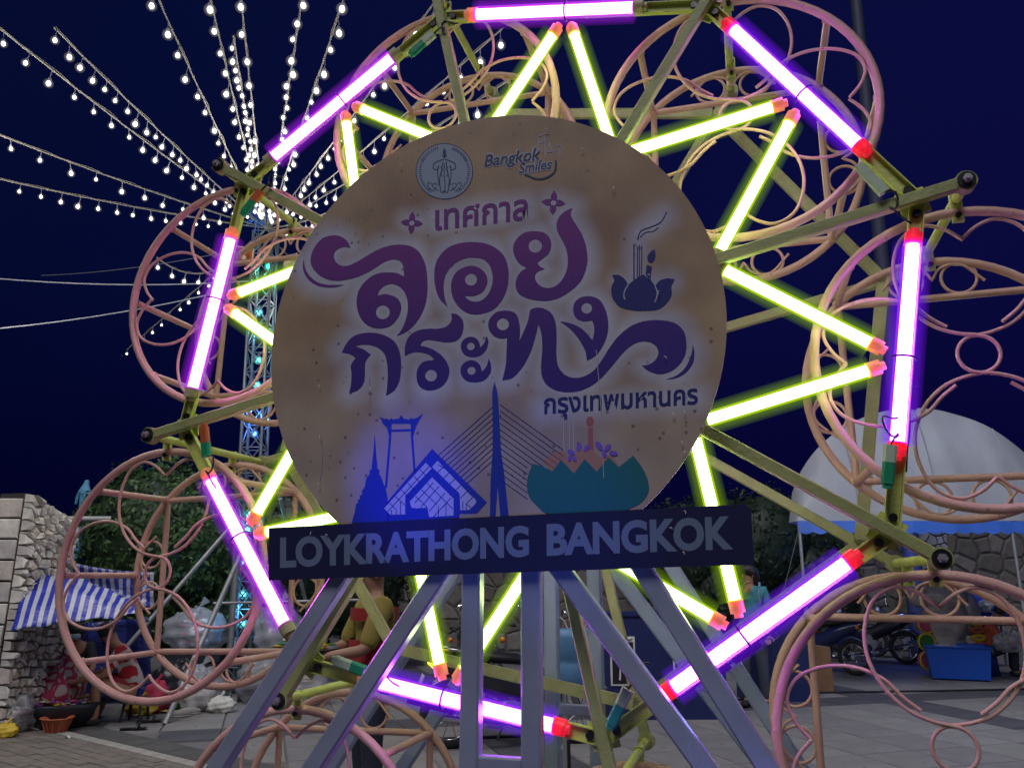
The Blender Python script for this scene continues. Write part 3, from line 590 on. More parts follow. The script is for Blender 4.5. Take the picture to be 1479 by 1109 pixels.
# four-petalled flowers
def flower(cx, cy, r, rot, name='flower_mark'):
    P = []
    for k in range(4):
        a = rot+k*PI/2; tip = (cx+r*math.cos(a), cy+r*math.sin(a), C_)
        P += [(cx+.34*r*math.cos(a-PI/4), cy+.34*r*math.sin(a-PI/4), C_), (cx+.62*r*math.cos(a-.42), cy+.62*r*math.sin(a-.42)), tip, (cx+.62*r*math.cos(a+.42), cy+.62*r*math.sin(a+.42))]
    MB().poly([spline(P, 5, True), [Vector(q) for q in circ((cx, cy), r*.24, 16)]], sp3(d2)).build(name, Mletter, disc)
flower(594.7, 322, 16.3, .08); flower(799.3, 292.7, 17.5, .08)
# lotus with incense
B_ = cB; Dn = lambda x, y: cB((x, y+986))
lot = [B_((755, 975, C_)), B_((795, 975)), B_((830, 998)), B_((852, 1032, C_)), B_((895, 998)), B_((937, 970, C_)), B_((985, 1005)), B_((1012, 1042, C_)), B_((1035, 1010)), B_((1080, 995)), B_((1128, 1000, C_)), B_((1108, 1045)), B_((1110, 1090)), B_((1085, 1136)), B_((1030, 1178)), B_((960, 1186)), B_((880, 1184)), B_((800, 1161)), B_((757, 1106)), B_((752, 1046)), B_((768, 1005))]
MB().poly([spline(lot, 6, True)], sp3(d2)).build('lotus_mark', Mnavy, disc)
strokes('lotus_line', [[B_(p) for p in ((852, 1030), (830, 1070), (826, 1100), (832, 1120))], [B_(p) for p in ((1010, 1038), (1024, 1075), (1020, 1110), (1008, 1136))]], 1.8, d3, Mpale, disc)
strokes('incense_mark', [(1.9, [B_((886, 797)), B_((886, 1000))]), (1.5, [B_((906, 803)), B_((905, 990))]), (1.5, [B_((917, 797)), B_((918, 985))]), (1.5, [B_((933, 800)), B_((930, 965))]), (1.3, [B_(p) for p in ((908, 765), (925, 715), (985, 690), (1045, 660), (1080, 600))]), (1.1, [B_(p) for p in ((920, 752), (955, 722), (1000, 715), (1032, 692))])], 1.6, d2, Mnavy, disc)
MB().poly([spline([B_((1008, 820, C_)), B_((1013, 865)), B_((998, 898)), B_((975, 900)), B_((965, 872)), B_((978, 845))], 5, True)], sp3(d2)).poly([[Vector(B_(p)) for p in ((962, 913), (992, 925), (984, 1000), (968, 985), (955, 972))]], sp3(d2)).build('candle_mark', Mnavy, disc)
# seal
sc_ = (641.8, 247.8)
MB().poly([[Vector(p) for p in circ(sc_, 41.5, 48, .98)]], sp3(d1)).build('seal_border', Mink, disc)
MB().poly([[Vector(p) for p in circ(sc_, 40.2, 48, .98)]], sp3(d2)).build('seal_field', Mseal, disc)
pl = [(0.9, [(sc_[0]+r_*math.cos(a), sc_[1]+r_*math.sin(a)) for r_ in (33.5, 37)]) for a in np.linspace(-.55, PI+.55, 54) if not (1.0 < a < 2.15)]
pl += [(1.0, [(sc_[0]+33*math.cos(a), sc_[1]+33*math.sin(a)), (sc_[0]+37.5*math.cos(a+.05), sc_[1]+37.5*math.sin(a+.05))]) for a in list(np.linspace(-2.7, -1.9, 11))+list(np.linspace(-1.25, -.5, 11))]
ox, oy = 400, 160; e_ = lambda pts: [(ox+x/4.35, oy+y/4.35) for x, y in pts]
for s_ in (-1, 1):
    X = lambda x: 1052+s_*x
    pl += [(1.4, e_([(X(4), 305), (X(30), 315), (X(62), 330), (X(70), 360), (X(45), 372), (X(35), 345)])), (1.4, e_([(X(10), 320), (X(18), 380), (X(30), 430), (X(26), 480), (X(18), 515), (X(4), 505)])), (1.2, e_([(X(40), 350), (X(42), 400), (X(34), 470)])), (1.0, e_([(X(25), 350), (X(12), 370), (X(25), 395), (X(12), 415)])),
           (1.0, e_([(X(45), 470), (X(60), 455), (X(75), 470), (X(62), 488), (X(50), 480)])), (1.0, e_([(X(78), 465), (X(95), 450), (X(108), 465), (X(96), 482)])), (1.0, e_([(X(36), 505), (X(55), 492), (X(72), 505), (X(88), 490), (X(104), 495)]))]
pl += [(1.4, e_([(1052, 235), (1052, 300)])), (1.6, e_([(1044, 262), (1052, 246), (1060, 262), (1052, 285), (1044, 262)])), (1.2, e_([(1036, 280), (1052, 292), (1068, 280)])), (1.3, e_([(1052, 330), (1050, 400), (1056, 470), (1050, 520)]))]
strokes('seal_drawing', pl, 1, d3, Mink, disc)
# skyline
def pe(pts): return [Vector(cE(p)[:2]) for p in pts]
def pf(pts): return [Vector(cF(p)[:2]) for p in pts]
f2 = sp3(d2)
MB().poly([pe([(525, 720), (545, 650), (552, 605), (565, 600), (560, 585), (575, 575), (572, 560), (588, 548), (585, 530), (603, 505), (607, 480), (614, 450), (632, 430), (632, 405), (643, 400), (655, 290), (662, 190), (669, 290), (678, 395), (690, 405), (688, 430), (700, 445), (712, 480), (725, 510), (737, 560), (745, 720)])], f2).build('stupa_silhouette', Mblue, disc)
MB().poly([pe([(685, 88), (715, 100), (750, 108), (760, 96), (770, 106), (805, 100), (819, 78), (835, 100), (868, 106), (877, 94), (888, 104), (922, 90), (950, 68), (925, 112), (905, 150), (890, 205), (905, 420), (893, 420), (876, 200), (876, 130), (762, 130), (760, 200), (735, 510), (722, 510), (747, 205), (735, 155), (708, 128), (702, 105)])], f2).poly([pe([(762, 166), (876, 162), (876, 174), (762, 178)])], f2).build('giant_swing_silhouette', Mblue, disc)
MB().poly([pe([(730, 600), (1003, 280), (1328, 597), (1268, 662), (1165, 664), (1165, 720), (735, 720), (738, 650)])], f2).build('pavilion_silhouette', Mblue, disc)
f3 = sp3(d3)
b = MB()
for q in ([(718, 632), (965, 362), (1000, 396), (843, 560), (843, 668), (755, 670)], [(1035, 350), (1265, 585), (1262, 602), (1225, 642), (1170, 644), (1166, 545), (1008, 392), (1003, 385)], [(870, 592), (1003, 448), (1130, 575), (1130, 675), (985, 684), (975, 628), (905, 632), (880, 628)]):
    b.poly([pe(q)], f3)
b.build('pavilion_glass', Mpale, disc)
grid = []
for t in range(5): grid.append(e5 := [cE((735+t*48+ (0), 615-t*52)), cE((790+t*40, 668-t*(58)))])
gl_ = [[(750, 600), (790, 640), (790, 668)], [(785, 562), (840, 612)], [(820, 522), (862, 562)], [(858, 482), (898, 522)], [(895, 442), (933, 482)], [(930, 402), (968, 440)], [(740, 650), (990, 378)], [(762, 668), (762, 640)], [(815, 668), (815, 590)],
       [(1040, 372), (1085, 400), (1240, 560)], [(1070, 385), (1035, 420)], [(1105, 420), (1070, 455)], [(1140, 455), (1105, 490)], [(1175, 492), (1140, 527)], [(1212, 530), (1170, 572)], [(1245, 565), (1205, 605), (1205, 642)], [(1185, 642), (1185, 590)], [(1235, 630), (1205, 605)],
       [(905, 560), (975, 628)], [(940, 522), (1030, 610)], [(975, 485), (1125, 635)], [(1010, 480), (900, 600)], [(1045, 500), (935, 625)], [(1080, 540), (985, 650)], [(1115, 570), (1010, 684)], [(1040, 684), (1040, 620)], [(1085, 678), (1085, 600)]]
strokes('pavilion_grid', [[cE(p) for p in g] for g in gl_], 1.0, d4, Mnavy, disc, sm=False)
# cable-stayed bridge
tw = [(cC((1367, 745))), cC((1356, 790)), cC((1352, 832)), cC((1355, 957)), cE((1362, 300)), cE((1350, 440)), cE((1345, 722)), cE((1376, 722)), cE((1392, 500)), cE((1410, 722)), cE((1462, 722)), cE((1432, 440)), cE((1412, 300)), cC((1395, 957)), cC((1388, 832)), cC((1380, 790))]
MB().poly([[Vector(p[:2]) for p in tw]], f2).build('bridge_tower_silhouette', Mblue, disc)
cab = []
for k in range(10):
    y = 586+k*8.6; x1 = 713.5
    t = 1.0; # left: run until the pavilion roof line
    rx0, ry0, rx1, ry1 = 624, 648, 703, 725
    dx, dy = -80, 71
    # intersection with roof edge
    A_ = np.array([[dx, -(rx1-rx0)], [dy, -(ry1-ry0)]]); B_2 = np.array([rx0-x1, ry0-y]); s0 = np.linalg.solve(A_, B_2)
    if 0 < s0[0] and 0 <= s0[1] <= 1: cab.append([(x1, y), (x1+dx*s0[0], y+dy*s0[0])])
    else: cab.append([(x1, y), (x1+dx*1.1, y+dy*1.1)])
for k in range(13):
    y = 584+k*9.0; x1 = 722; dx, dy = 92, 66
    tt = min(1.0, (735-y)/dy); xe = x1+dx*tt
    if y+dy*tt > 668: tt = min(tt, max(.2, (762-x1)/dx if y > 640 else tt))
    cab.append([(x1, y), (x1+dx*tt, y+dy*tt)])
strokes('bridge_cable', cab, .9, d2, Mnavy, disc, sm=False)
# flower bowl
bw = [(120, 368, C_), (180, 385), (237, 412, C_), (290, 345, C_), (365, 425, C_), (430, 340, C_), (500, 415, C_), (570, 330, C_), (632, 388, C_), (717, 320, C_), (770, 390), (805, 470), (808, 530), (785, 575), (745, 610), (700, 630), (640, 660), (200, 660), (150, 620), (105, 570), (88, 520), (92, 445)]
MB().poly([pf([(185, 350), (240, 305), (300, 290), (340, 345), (400, 290), (470, 285), (520, 335), (560, 315), (600, 330), (640, 395), (560, 450), (480, 440), (365, 460), (240, 430)])], f2).build('petal_print', Mpeachp, disc)
MB().poly([pf([(450, 155), (477, 155), (482, 300), (448, 300)])], sp3(d1)).poly([[Vector(p) for p in circ(cF((461, 118))[:2], 5.6, 16, 1.3)]], sp3(d1)).build('candle_print', Mpink, disc)
b = MB()
for (x, y, rx, a) in [(350, 300, 26, .5), (395, 268, 26, 1.8), (440, 275, 24, 2.2), (515, 262, 30, .9), (565, 272, 26, 2.3), (600, 305, 26, .2), (545, 310, 24, 1.3), (340, 335, 18, 1.9), (368, 338, 18, .9)]:
    c0 = cF((x, y))[:2]; b.poly([[Vector((c0[0]+(rx*math.cos(q)*math.cos(a)-.55*rx*math.sin(q)*math.sin(a))/4.1, c0[1]+(rx*math.cos(q)*math.sin(a)+.55*rx*math.sin(q)*math.cos(a))/4.1)) for q in np.linspace(0, 2*PI, 14)[:-1]]], sp3(d3-.0002*len(b.f)/12))
b.build('flower_print', Mviolet, disc)
MB().poly([spline([cF(p) for p in bw], 5, True)], f3).build('bowl_print', Mteal, disc)
strokes('incense_print', [(1.4, [cF((x, 90)), cF((x+2, 300))]) for x in (303, 337, 362)], 1.4, d1, Mpale, disc)
# name strip
bn = [(388, 762), (1076, 728), (1085, 737), (1089, 815), (388, 838)]
fr = [wl(*p, SY-.006)+hz for p in bn]; bk = [v+Vector((0, .005, 0)) for v in fr]; nb = len(bn)
strip = MB().add(fr+bk, [tuple(range(nb))]+[(i, (i+1) % nb, nb+(i+1) % nb, nb+i) for i in range(nb)]).build('name_strip', Mbanner, SIGN)
text_decal.h = .70
text_decal('LOYKRATHONG', [(404.5, 817.5), (764, 801), (764, 760), (404.5, 777.5)], -.0066, Mtext, strip, .042)
text_decal('BANGKOK', [(789.5, 800), (1059, 790.3), (1057, 746.5), (789.5, 758)], -.0066, Mtext, strip, .042)
scr_ = strokes('scratch', [(1.0, [(861, 505), (868, 590), (872, 690)]), (.7, [(925, 305), (928, 322), (929, 332)]), (.6, [(533, 545), (534, 590)]), (.8, [(463, 628), (465, 665), (461, 700)]), (.6, [(984, 600), (986, 640)])], 1, d4, Mpale, disc); scr_['kind'] = 'stuff'
# wire ties poking through the board
tie_m = mat('white_wire_tie', (.85, .84, .75), .3)
tie_m.node_tree.nodes['Principled BSDF'].inputs['Emission Color'].default_value = (1, 1, .8, 1); tie_m.node_tree.nodes['Principled BSDF'].inputs['Emission Strength'].default_value = 0
for p in [cB((370, 103)), cB((580, 218)), cB((760, 455)), cB((908, 720)), cB((972, 980)), cD((1035, 92)), cD((1070, 480)), cD((1125, 810)), cD((1192, 795)), cD((1168, 985)), cD((1180, 1030)), cC((260, 775)), cC((578, 790)), cE((330, 210)), cE((325, 490)), cE((287, 780)), cE((375, 780)), cF((1020, 657)), cF((940, 757)), cF((1012, 900)), cA((485, 745)), cA((775, 345))]:
    q = wl(p[0], p[1], SY-.011)+hz; a0 = random.uniform(0, 6)
    MB().tube([q+Vector((.0035*math.cos(a0+t), .0005*math.sin(3*t), .0045*math.sin(a0+t))) for t in np.linspace(0, random.uniform(2, 3.6), 8)], .0011, 5).build('wire_tie', tie_m, SIGN)
#@@BACKGROUND
# ================================================================== LED STRINGS FANNED FROM THE MAST
MY = 11.2; HB = atY(385, 330, MY)
BM = {}
def bulb_mesh():
    b = MB(); b.tube([(0, 0, 0), (.004, 0, -.04), (0, 0, -.075)], .0028, 5, mi=0); b.cyl((0, 0, -.072), (0, 0, -.098), .012, 8, mi=0)
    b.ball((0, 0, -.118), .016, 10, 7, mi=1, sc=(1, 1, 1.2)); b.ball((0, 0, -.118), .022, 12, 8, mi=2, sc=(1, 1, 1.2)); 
    return b
def halo_mesh():  # ball of glowing volume standing in for bloom around the bulb
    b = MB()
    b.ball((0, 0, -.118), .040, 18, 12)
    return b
bulb0 = None; halo0 = None
SPX = {'nearest the left top': 50, 'second string of white bulbs from': 27, 'first from left': 43, 'second string of white bulbs leaving': 37, 'third string of white bulbs leaving': 43, 'short string': 15, 'rising straight': 26, 'leaning right': 35, 'running behind': 32, 'crossing the top left gondola to': 38, 'lowest string': 36, 'sagging behind': 16, 'upper of two': 52, 'lower of two': 33, 'curving behind': 22, 'falling away': 16, 'ending just above': 15, 'hidden mostly': 18}
strings = [
 ('string of white bulbs nearest the left top corner, crossing to the mast', (-40, 10), 5.55, .26, .05), ('second string of white bulbs from the left top corner, starting in view', (78, 40), 5.75, .27, .05),
 ('string of white bulbs leaving the top edge left of the tube frame, first from left', (222, -16), 5.5, .27, .05), ('second string of white bulbs leaving the top edge', (301, -14), 5.5, .30, .05),
 ('third string of white bulbs leaving the top edge', (347, -14), 5.5, .30, .05), ('short string of white bulbs squeezed between two longer ones', (337, 52), 6.0, .30, .05),
 ('string of white bulbs rising straight up over the mast', (438, -12), 5.4, .33, .04), ('string of white bulbs leaning right beside the top magenta tube', (500, -12), 5.4, .33, .04),
 ('string of white bulbs running behind the top left gondola to the upper edge', (627, 4), 5.6, .36, .05), ('string of white bulbs crossing the top left gondola to its right side', (725, 42), 5.6, .36, .05),
 ('lowest string of white bulbs crossing behind the top left gondola', (752, 105), 5.6, .36, .05), ('string of white bulbs sagging behind the sign edge', (560, 262), 5.6, .34, .12),
 ('string of white bulbs at mid height on the left, upper of two', (-40, 180), 5.6, .30, .05), ('string of white bulbs at mid height on the left, lower of two', (-40, 250), 5.7, .26, .05),
 ('string of white bulbs curving behind the upper left gondola', (226, 372), 5.6, .30, .45), ('string of white bulbs falling away to its loose end far left', (183, 505), 5.6, .40, .0),
 ('string of white bulbs ending just above the mast loudspeaker', (420, 372), 5.6, .30, .05), ('string of white bulbs hidden mostly behind the sign', (520, 325), 5.6, .34, .10)]
for lab, (ex, ey), z, spc, sag in strings:
    E_ = atZ(ex, ey, z); L = (E_-HB).length
    if lab.startswith('string of white bulbs ending') or lab.startswith('string of white bulbs hidden'): E_ = atY(ex, ey, 13.5 if ex < 500 else 12); L = (E_-HB).length
    t_ = thing('string_light', lab, 'string light', HB, 0, 'strings of white bulbs fanned from the mast')
    fpt = lambda t: HB.lerp(E_, t)+Vector((0, 0, -sag*4*t*(1-t)))
    npt = 24; pts = [fpt(i/npt)-HB for i in range(npt+1)]
    cb = MB().tube(pts, 0.0062 if L > 4 else .0055, 6)
    for i in range(int(L/.2)):
        p = fpt(i*.2/L)-HB; q = fpt(i*.2/L+.004)-HB; (cb.tube([p, q], .010, 6) if i % 2 else None)
    pts2 = [p+Vector((.012*math.sin(i*1.9), 0, .014+.006*math.sin(i*2.3))) for i, p in enumerate(pts)]; cb.tube(pts2, .0028, 5)
    cb.build('cable', M['cable'], t_)
    for kk, vv in SPX.items():
        if kk in lab: spc = vv
    q0, q1 = fpt((L-.1)/L), fpt((L-.6)/L)
    def tp(P): P = P-CAM; d = P.y*CP+P.z*SP; return Vector((FPX*P.x/d, FPX*(-P.y*SP+P.z*CP)/d))
    spc = spc*.5/(tp(q0)-tp(q1)).length; nb_ = int((L-.75)/spc)
    for i in range(nb_):
        p = fpt((L-.03-i*spc)/L)-HB
        if bulb0 is None:
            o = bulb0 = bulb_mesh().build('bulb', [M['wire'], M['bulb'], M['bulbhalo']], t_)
            h_ = halo0 = outward(halo_mesh().build('bulb_bloom', M['bulbhalo2'], o))
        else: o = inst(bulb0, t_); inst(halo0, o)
        o.location = p+Vector((random.uniform(-.006, .006), 0, 0)); o.rotation_euler = (random.uniform(-.2, .2), random.uniform(-.2, .2), random.uniform(0, 6)); o.scale = (random.uniform(.8, 1.15),)*3
# ================================================================== LATTICE MAST with coloured bulbs
al = mat('aluminium_truss', (.16, .19, .23), .35, .5, .1, 8, .1)
base = gd(350, 960); base = Vector((atY(352, 940, MY).x, MY, 0))
T = thing('lattice_mast', 'square aluminium lattice mast with coloured bulbs inside it', 'mast', base)
# blue tinsel head of the mast
tin = mat('blue_metal_tinsel', (.06, .20, .75), .3, .3)
b = MB()
for k in range(90):
    d = Vector((random.gauss(0, 1), random.gauss(0, 1), random.gauss(0, .7))).normalized(); r = random.uniform(.12, .26)
    b.tube([HB+Vector((0, -.45, -.02))+d*.03, HB+Vector((0, -.45, -.02))+d*r], .006, 4, rad=[.014, .005])
b.build('tinsel_head', tin, T, base)
top = Vector((HB.x-base.x, 0, HB.z-.1)); hw = .145
cr = [Vector((sx*hw, sy*hw, 0)) for sx, sy in ((-1, -1), (1, -1), (1, 1), (-1, 1))]
for c in cr: MB().cyl(c, c+top, .024, 8).build('chord', al, T)
n = 18
for i in range(n):
    f0, f1 = i/n, (i+1)/n; o0, o1 = top*f0, top*f1
    b = MB()
    for k in range(4):
        p, q = cr[k], cr[(k+1) % 4]
        b.cyl(p+o0, q+o1, .010, 6) if (i+k) % 2 else b.cyl(q+o0, p+o1, .010, 6)
        b.cyl(p+o1, q+o1, .008, 6)
        if k in (0, 2): (b.cyl(q+o0, p+o1, .010, 6) if (i+k) % 2 else b.cyl(p+o0, q+o1, .010, 6))
    tag(b.build('lattice', al, T), kind='stuff')
cols = {'g': (.05, 1, .45), 'c': (.1, .8, 1), 'b': (.1, .3, 1), 't': (.1, 1, .8)}
for n_, (x, y, c) in enumerate([(388, 385, 'g'), (374, 451, 'c'), (374, 484, 'b'), (373, 520, 't'), (371, 556, 'c'), (367, 626, 'b'), (359, 742, 'g'), (357, 765, 't'), (353, 812, 'b'), (351, 858, 'c'), (350, 900, 'c')]):
    p = atY(x, y, MY-.02)
    m_ = BM.get(c) or BM.setdefault(c, glow('coloured_bulb_'+{'g': 'green', 'c': 'cyan', 'b': 'blue', 't': 'teal'}[c], cols[c], 9, False))
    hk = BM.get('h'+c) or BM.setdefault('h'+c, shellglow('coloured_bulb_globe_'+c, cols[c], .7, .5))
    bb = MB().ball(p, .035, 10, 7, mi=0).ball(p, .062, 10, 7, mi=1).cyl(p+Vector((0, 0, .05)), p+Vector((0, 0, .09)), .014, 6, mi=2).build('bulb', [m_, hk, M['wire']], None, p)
    ord_ = ['topmost', 'second', 'third', 'fourth', 'fifth', 'sixth', 'seventh', 'eighth', 'ninth', 'tenth', 'lowest'][n_]
    tag(bb, '%s %s bulb hanging inside the lattice mast, counted from its top' % (ord_, {'g': 'green', 'c': 'cyan', 'b': 'blue', 't': 'teal'}[c]), 'bulb', 'coloured bulbs inside the lattice mast')
for (x, y, e, c) in ((352, 880, 10, (.1, .45, 1)), (369, 600, 14, (.1, .3, 1)), (376, 480, 14, (.1, .6, 1)), (384, 400, 8, (.05, 1, .6)), (357, 760, 8, (.1, 1, .8))): lamp('coloured_bulb_light', 'POINT', atY(x, y, MY), e, c, .03)
# mast foot platform, guy poles
P0 = atY(342, 995, 10.9); gz0 = gd(342, 1001)
pf_ = thing('mast_platform', 'low dark slatted steel platform under the lattice mast', 'platform', (gz0.x, gz0.y+.5, 0))
for k in range(5): MB().box((0, -.45+k*.22, .10+.004*k), (1.15, .12, .03)).build('slat', M['galv'], pf_)
for sx in (-.5, .5):
    MB().box((sx, 0, .045), (.06, 1.0, .09)).build('skid', M['bolt'], pf_)
    MB().box((sx, -.4, .27), (.03, .03, .30)).build('upright', M['bolt'], pf_)
MB().box((0, -.4, .40), (1.0, .03, .03)).build('rail', M['bolt'], pf_)
pole_m = mat('grey_pole', (.30, .31, .32), .45, .4, .15, 10, .15, dirt=(.1, .07, .05), dscale=20)
for lab, p, q, r in [('slanted guy pole of the mast, its foot on the slabs', gd(238, 1046), atY(348, 800, 10.6), .032), ('long slanted guy pole rising from behind the crouching person', atY(182, 935, 10.2), atY(332, 762, 10.8), .028),
                     ('slanted guy pole to the right of the lattice mast', gd(470, 985), atY(405, 720, 11.0), .03), ('upright grey pole beside the lattice mast', atY(333, 940, 10.8), atY(342, 810, 10.8), .034)]:
    p = Vector((p.x, p.y, max(p.z, 0))); tag(MB().cyl(p, q, r, 10).build('guy_pole', pole_m, None, p), lab, 'pole', 'poles bracing the lattice mast')
tag(MB().cyl(atY(308, 871, 10.55), atY(520, 866, 10.9), .018, 8).build('tie_rail', pole_m, None, atY(308, 871, 10.55)), 'thin horizontal rail tied between the guy poles', 'rail')
# loudspeakers
def speaker(px, py, y, s, rzz, lab, m1, m2):
    c = atY(px, py, y); t_ = thing('loudspeaker', lab, 'loudspeaker', c, rzz, 'loudspeakers on the mast')
    b = MB(); d = s*.7
    fr_ = [(-s, -d, -s), (s, -d, -s), (s, -d, s), (-s, -d, s)]; bk_ = [(x*.35, d*.3, z*.35) for x, _, z in fr_]
    b.add(fr_+bk_, [(0, 4, 5, 1), (1, 5, 6, 2), (2, 6, 7, 3), (3, 7, 4, 0), (4, 7, 6, 5)]); b.build('horn', m1, t_)
    MB().tube([(-s, -d, -s), (s, -d, -s), (s, -d, s), (-s, -d, s)], .012, 6, True).build('rim', m2, t_)
    MB().lathe([(s*.0, -d*.55), (s*.25, -d*.5), (s*.3, -d*.3), (s*.28, 0)], (0, 0, 0), 14).build('phase_plug', m2, t_).rotation_euler = (-PI/2, 0, 0)
    MB().cyl((0, d*.2, 0), (0, d*.9, 0), s*.35, 12).build('driver', m2, t_)
Mor = mat('orange_brown_horn', (.42, .13, .05), .4); Mcr = mat('cream_horn_rim', (.55, .45, .28), .5)
speaker(352, 373, MY-.3, .135, .25, 'square orange-brown horn loudspeaker below the blue mast head', Mor, Mcr)
speaker(425, 382, MY-.2, .12, -.5, 'cream horn loudspeaker partly behind the sign edge', Mcr, M['galv'])
# thin wires crossing the sky
for lab, p, q, r in [('thin pale wire running level to the mast', atY(-60, 397, 10.5), atY(400, 403, MY), .010), ('thin wire sloping up to the mast from the left edge', atY(-60, 480, 9), atY(400, 400, MY), .009), ('faint wire far behind, above the level wire', atY(60, 398, 18), atY(370, 355, 14), .009)]:
    tag(MB().tube([p.lerp(q, t)+Vector((0, 0, -.12*4*t*(1-t))) for t in np.linspace(0, 1, 12)], r, 5).build('overhead_wire', M['wire'], None, p), lab, 'wire')
# tall lamp post behind, right
p, q = gd(1325, 905), None; p = Vector((atY(1310, 840, 12).x, 12, 0)); q = atY(1232, -40, 12); 
lpm = mat('dark_lamp_post', (.05, .06, .11), .6)
p = Vector((atY(1318, 840, 16).x, 16, 0)); q = atY(1232, -40, 16)
lp = thing('lamp_post', 'tall faint lamp post rising out of view behind the right gondola', 'lamp post', p)
MB().cyl((0, 0, 0), q-p, .17, 16, .13).build('pole', lpm, lp); MB().cyl((0, 0, 0), (0, 0, .35), .2, 16).build('base', lpm, lp)
# ================================================================== TREES / HEDGES
def leafmat(name, c1, c2):
    m = mat(name, c1, .5, 0, .25, 3, 0, col2=c2, spec=.35); return m
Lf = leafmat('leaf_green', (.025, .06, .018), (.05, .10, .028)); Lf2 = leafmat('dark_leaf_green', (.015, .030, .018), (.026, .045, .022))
bark = mat('bark', (.08, .06, .045), .9, 0, .3, 8, .5)
def crown(blobs, nleaf, size, seed, rect=None):
    r_ = np.random.default_rng(seed); N = nleaf; bl = np.array(blobs, float); wts = (bl[:, 3]*bl[:, 4]*bl[:, 5])**(2/3); idx = r_.choice(len(bl), N, p=wts/wts.sum())
    d = r_.normal(size=(N, 3)); d /= np.linalg.norm(d, axis=1)[:, None]; rr = 1-np.abs(r_.normal(0, .13, N)); rr *= 1+.09*np.sin(d[:, 0]*9+d[:, 2]*7)+.06*np.sin(d[:, 1]*13+d[:, 2]*17)
    c = bl[idx, :3]+d*rr[:, None]*bl[idx, 3:6]
    nrm = d+r_.normal(0, .55, (N, 3)); nrm /= np.linalg.norm(nrm, axis=1)[:, None]
    t = np.cross(nrm, r_.normal(size=(N, 3))); t /= np.linalg.norm(t, axis=1)[:, None]; b_ = np.cross(nrm, t); s_ = size*r_.uniform(.6, 1.3, N)[:, None]
    v = np.stack([c-t*s_, c-b_*s_*.45+nrm*s_*.1, c+t*s_, c+b_*s_*.45+nrm*s_*.1], 1).reshape(-1, 3)
    return v, np.arange(N*4).reshape(N, 4)
def leafmesh(name, v, f, m, parent, o):
    me = bpy.data.meshes.new(name); me.from_pydata([], [], []); me.vertices.add(len(v)); me.vertices.foreach_set('co', (v-np.array(o)).ravel())
    me.loops.add(f.size); me.loops.foreach_set('vertex_index', f.ravel()); me.polygons.add(len(f)); me.polygons.foreach_set('loop_start', np.arange(len(f))*4); me.polygons.foreach_set('loop_total', np.full(len(f), 4))
    me.update(calc_edges=True); me.validate(); me.materials.append(m); ob = bpy.data.objects.new(name, me); COL.objects.link(ob); ob.parent = parent; return ob
def tree(lab, base, blobs, nleaf, size, m, seed, name='tree', inner=True):
    t_ = thing(name, lab, 'tree', base)
    v, f = crown(blobs, nleaf, size, seed); tag(leafmesh('crown', v, f, m, t_, base), kind='stuff')
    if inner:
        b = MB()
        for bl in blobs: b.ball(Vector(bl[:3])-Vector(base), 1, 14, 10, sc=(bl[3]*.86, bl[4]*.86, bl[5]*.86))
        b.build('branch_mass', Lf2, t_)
    c = Vector(blobs[0][:3])-Vector(base)
    b = MB().tube([(0, 0, 0), (.05, 0, c.z*.4), (c.x*.5, 0, c.z*.8)], .1, 9, rad=[.16, .12, .07])
    for k in range(5): a = k*1.3; b.tube([(0.03, 0, c.z*.35), (math.cos(a)*.4, math.sin(a)*.4, c.z*.75), (math.cos(a)*.7, math.sin(a)*.6, c.z*1.1)], .04, 6, rad=[.07, .05, .02])
    b.build('trunk', bark, t_)
def bl(px, py, y, rx, rz_): p = atY(px, py, y); return (p.x, p.y, p.z, rx, rx*.8, rz_)
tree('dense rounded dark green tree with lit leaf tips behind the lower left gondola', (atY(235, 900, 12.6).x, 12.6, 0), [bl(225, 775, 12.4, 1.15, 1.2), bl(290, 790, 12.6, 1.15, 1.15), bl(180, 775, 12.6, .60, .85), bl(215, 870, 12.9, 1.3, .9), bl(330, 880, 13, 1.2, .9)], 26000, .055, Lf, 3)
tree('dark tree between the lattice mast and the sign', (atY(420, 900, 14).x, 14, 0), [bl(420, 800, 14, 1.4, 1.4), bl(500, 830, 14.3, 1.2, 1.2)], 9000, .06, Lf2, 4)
hp = (atY(1090, 900, 18.5).x, 18.5, 0)
tree('long dark clipped hedge above the stone wall at the right', hp, [bl(x_, y_, 18.2+(i % 2)*.4, 1.25, 1.3) for i, (x_, y_) in enumerate([(1000, 800), (1050, 790), (1105, 788), (1160, 792), (1040, 850), (1110, 850), (1170, 850), (930, 820)])], 16000, .07, Lf2, 5, 'hedge')
# ================================================================== STONE WALLS (voronoi stones, each a piece)
def clip(poly, a, n):
    out = []
    for i in range(len(poly)):
        p, q = poly[i], poly[(i+1) % len(poly)]; dp, dq = (p-a).dot(n), (q-a).dot(n)
        if dp <= 0: out.append(p)
        if dp*dq < 0: out.append(p.lerp(q, dp/(dp-dq)))
    return out
def voronoi(w, h, nx, ny, jit=.42):
    S_ = [Vector(((i+.5+random.uniform(-jit, jit)+(.5 if j % 2 else 0))*w/nx, (j+.5+random.uniform(-jit, jit))*h/ny)) for j in range(ny) for i in range(nx)]
    out = []
    for s_ in S_:
        P = [Vector((0, 0)), Vector((w, 0)), Vector((w, h)), Vector((0, h))]
        for o in S_:
            if o is s_ or (o-s_).length > 3.2*max(w/nx, h/ny): continue
            P = clip(P, (s_+o)/2, (o-s_))
            if len(P) < 3: break
        if len(P) >= 3: out.append(P)
    return out
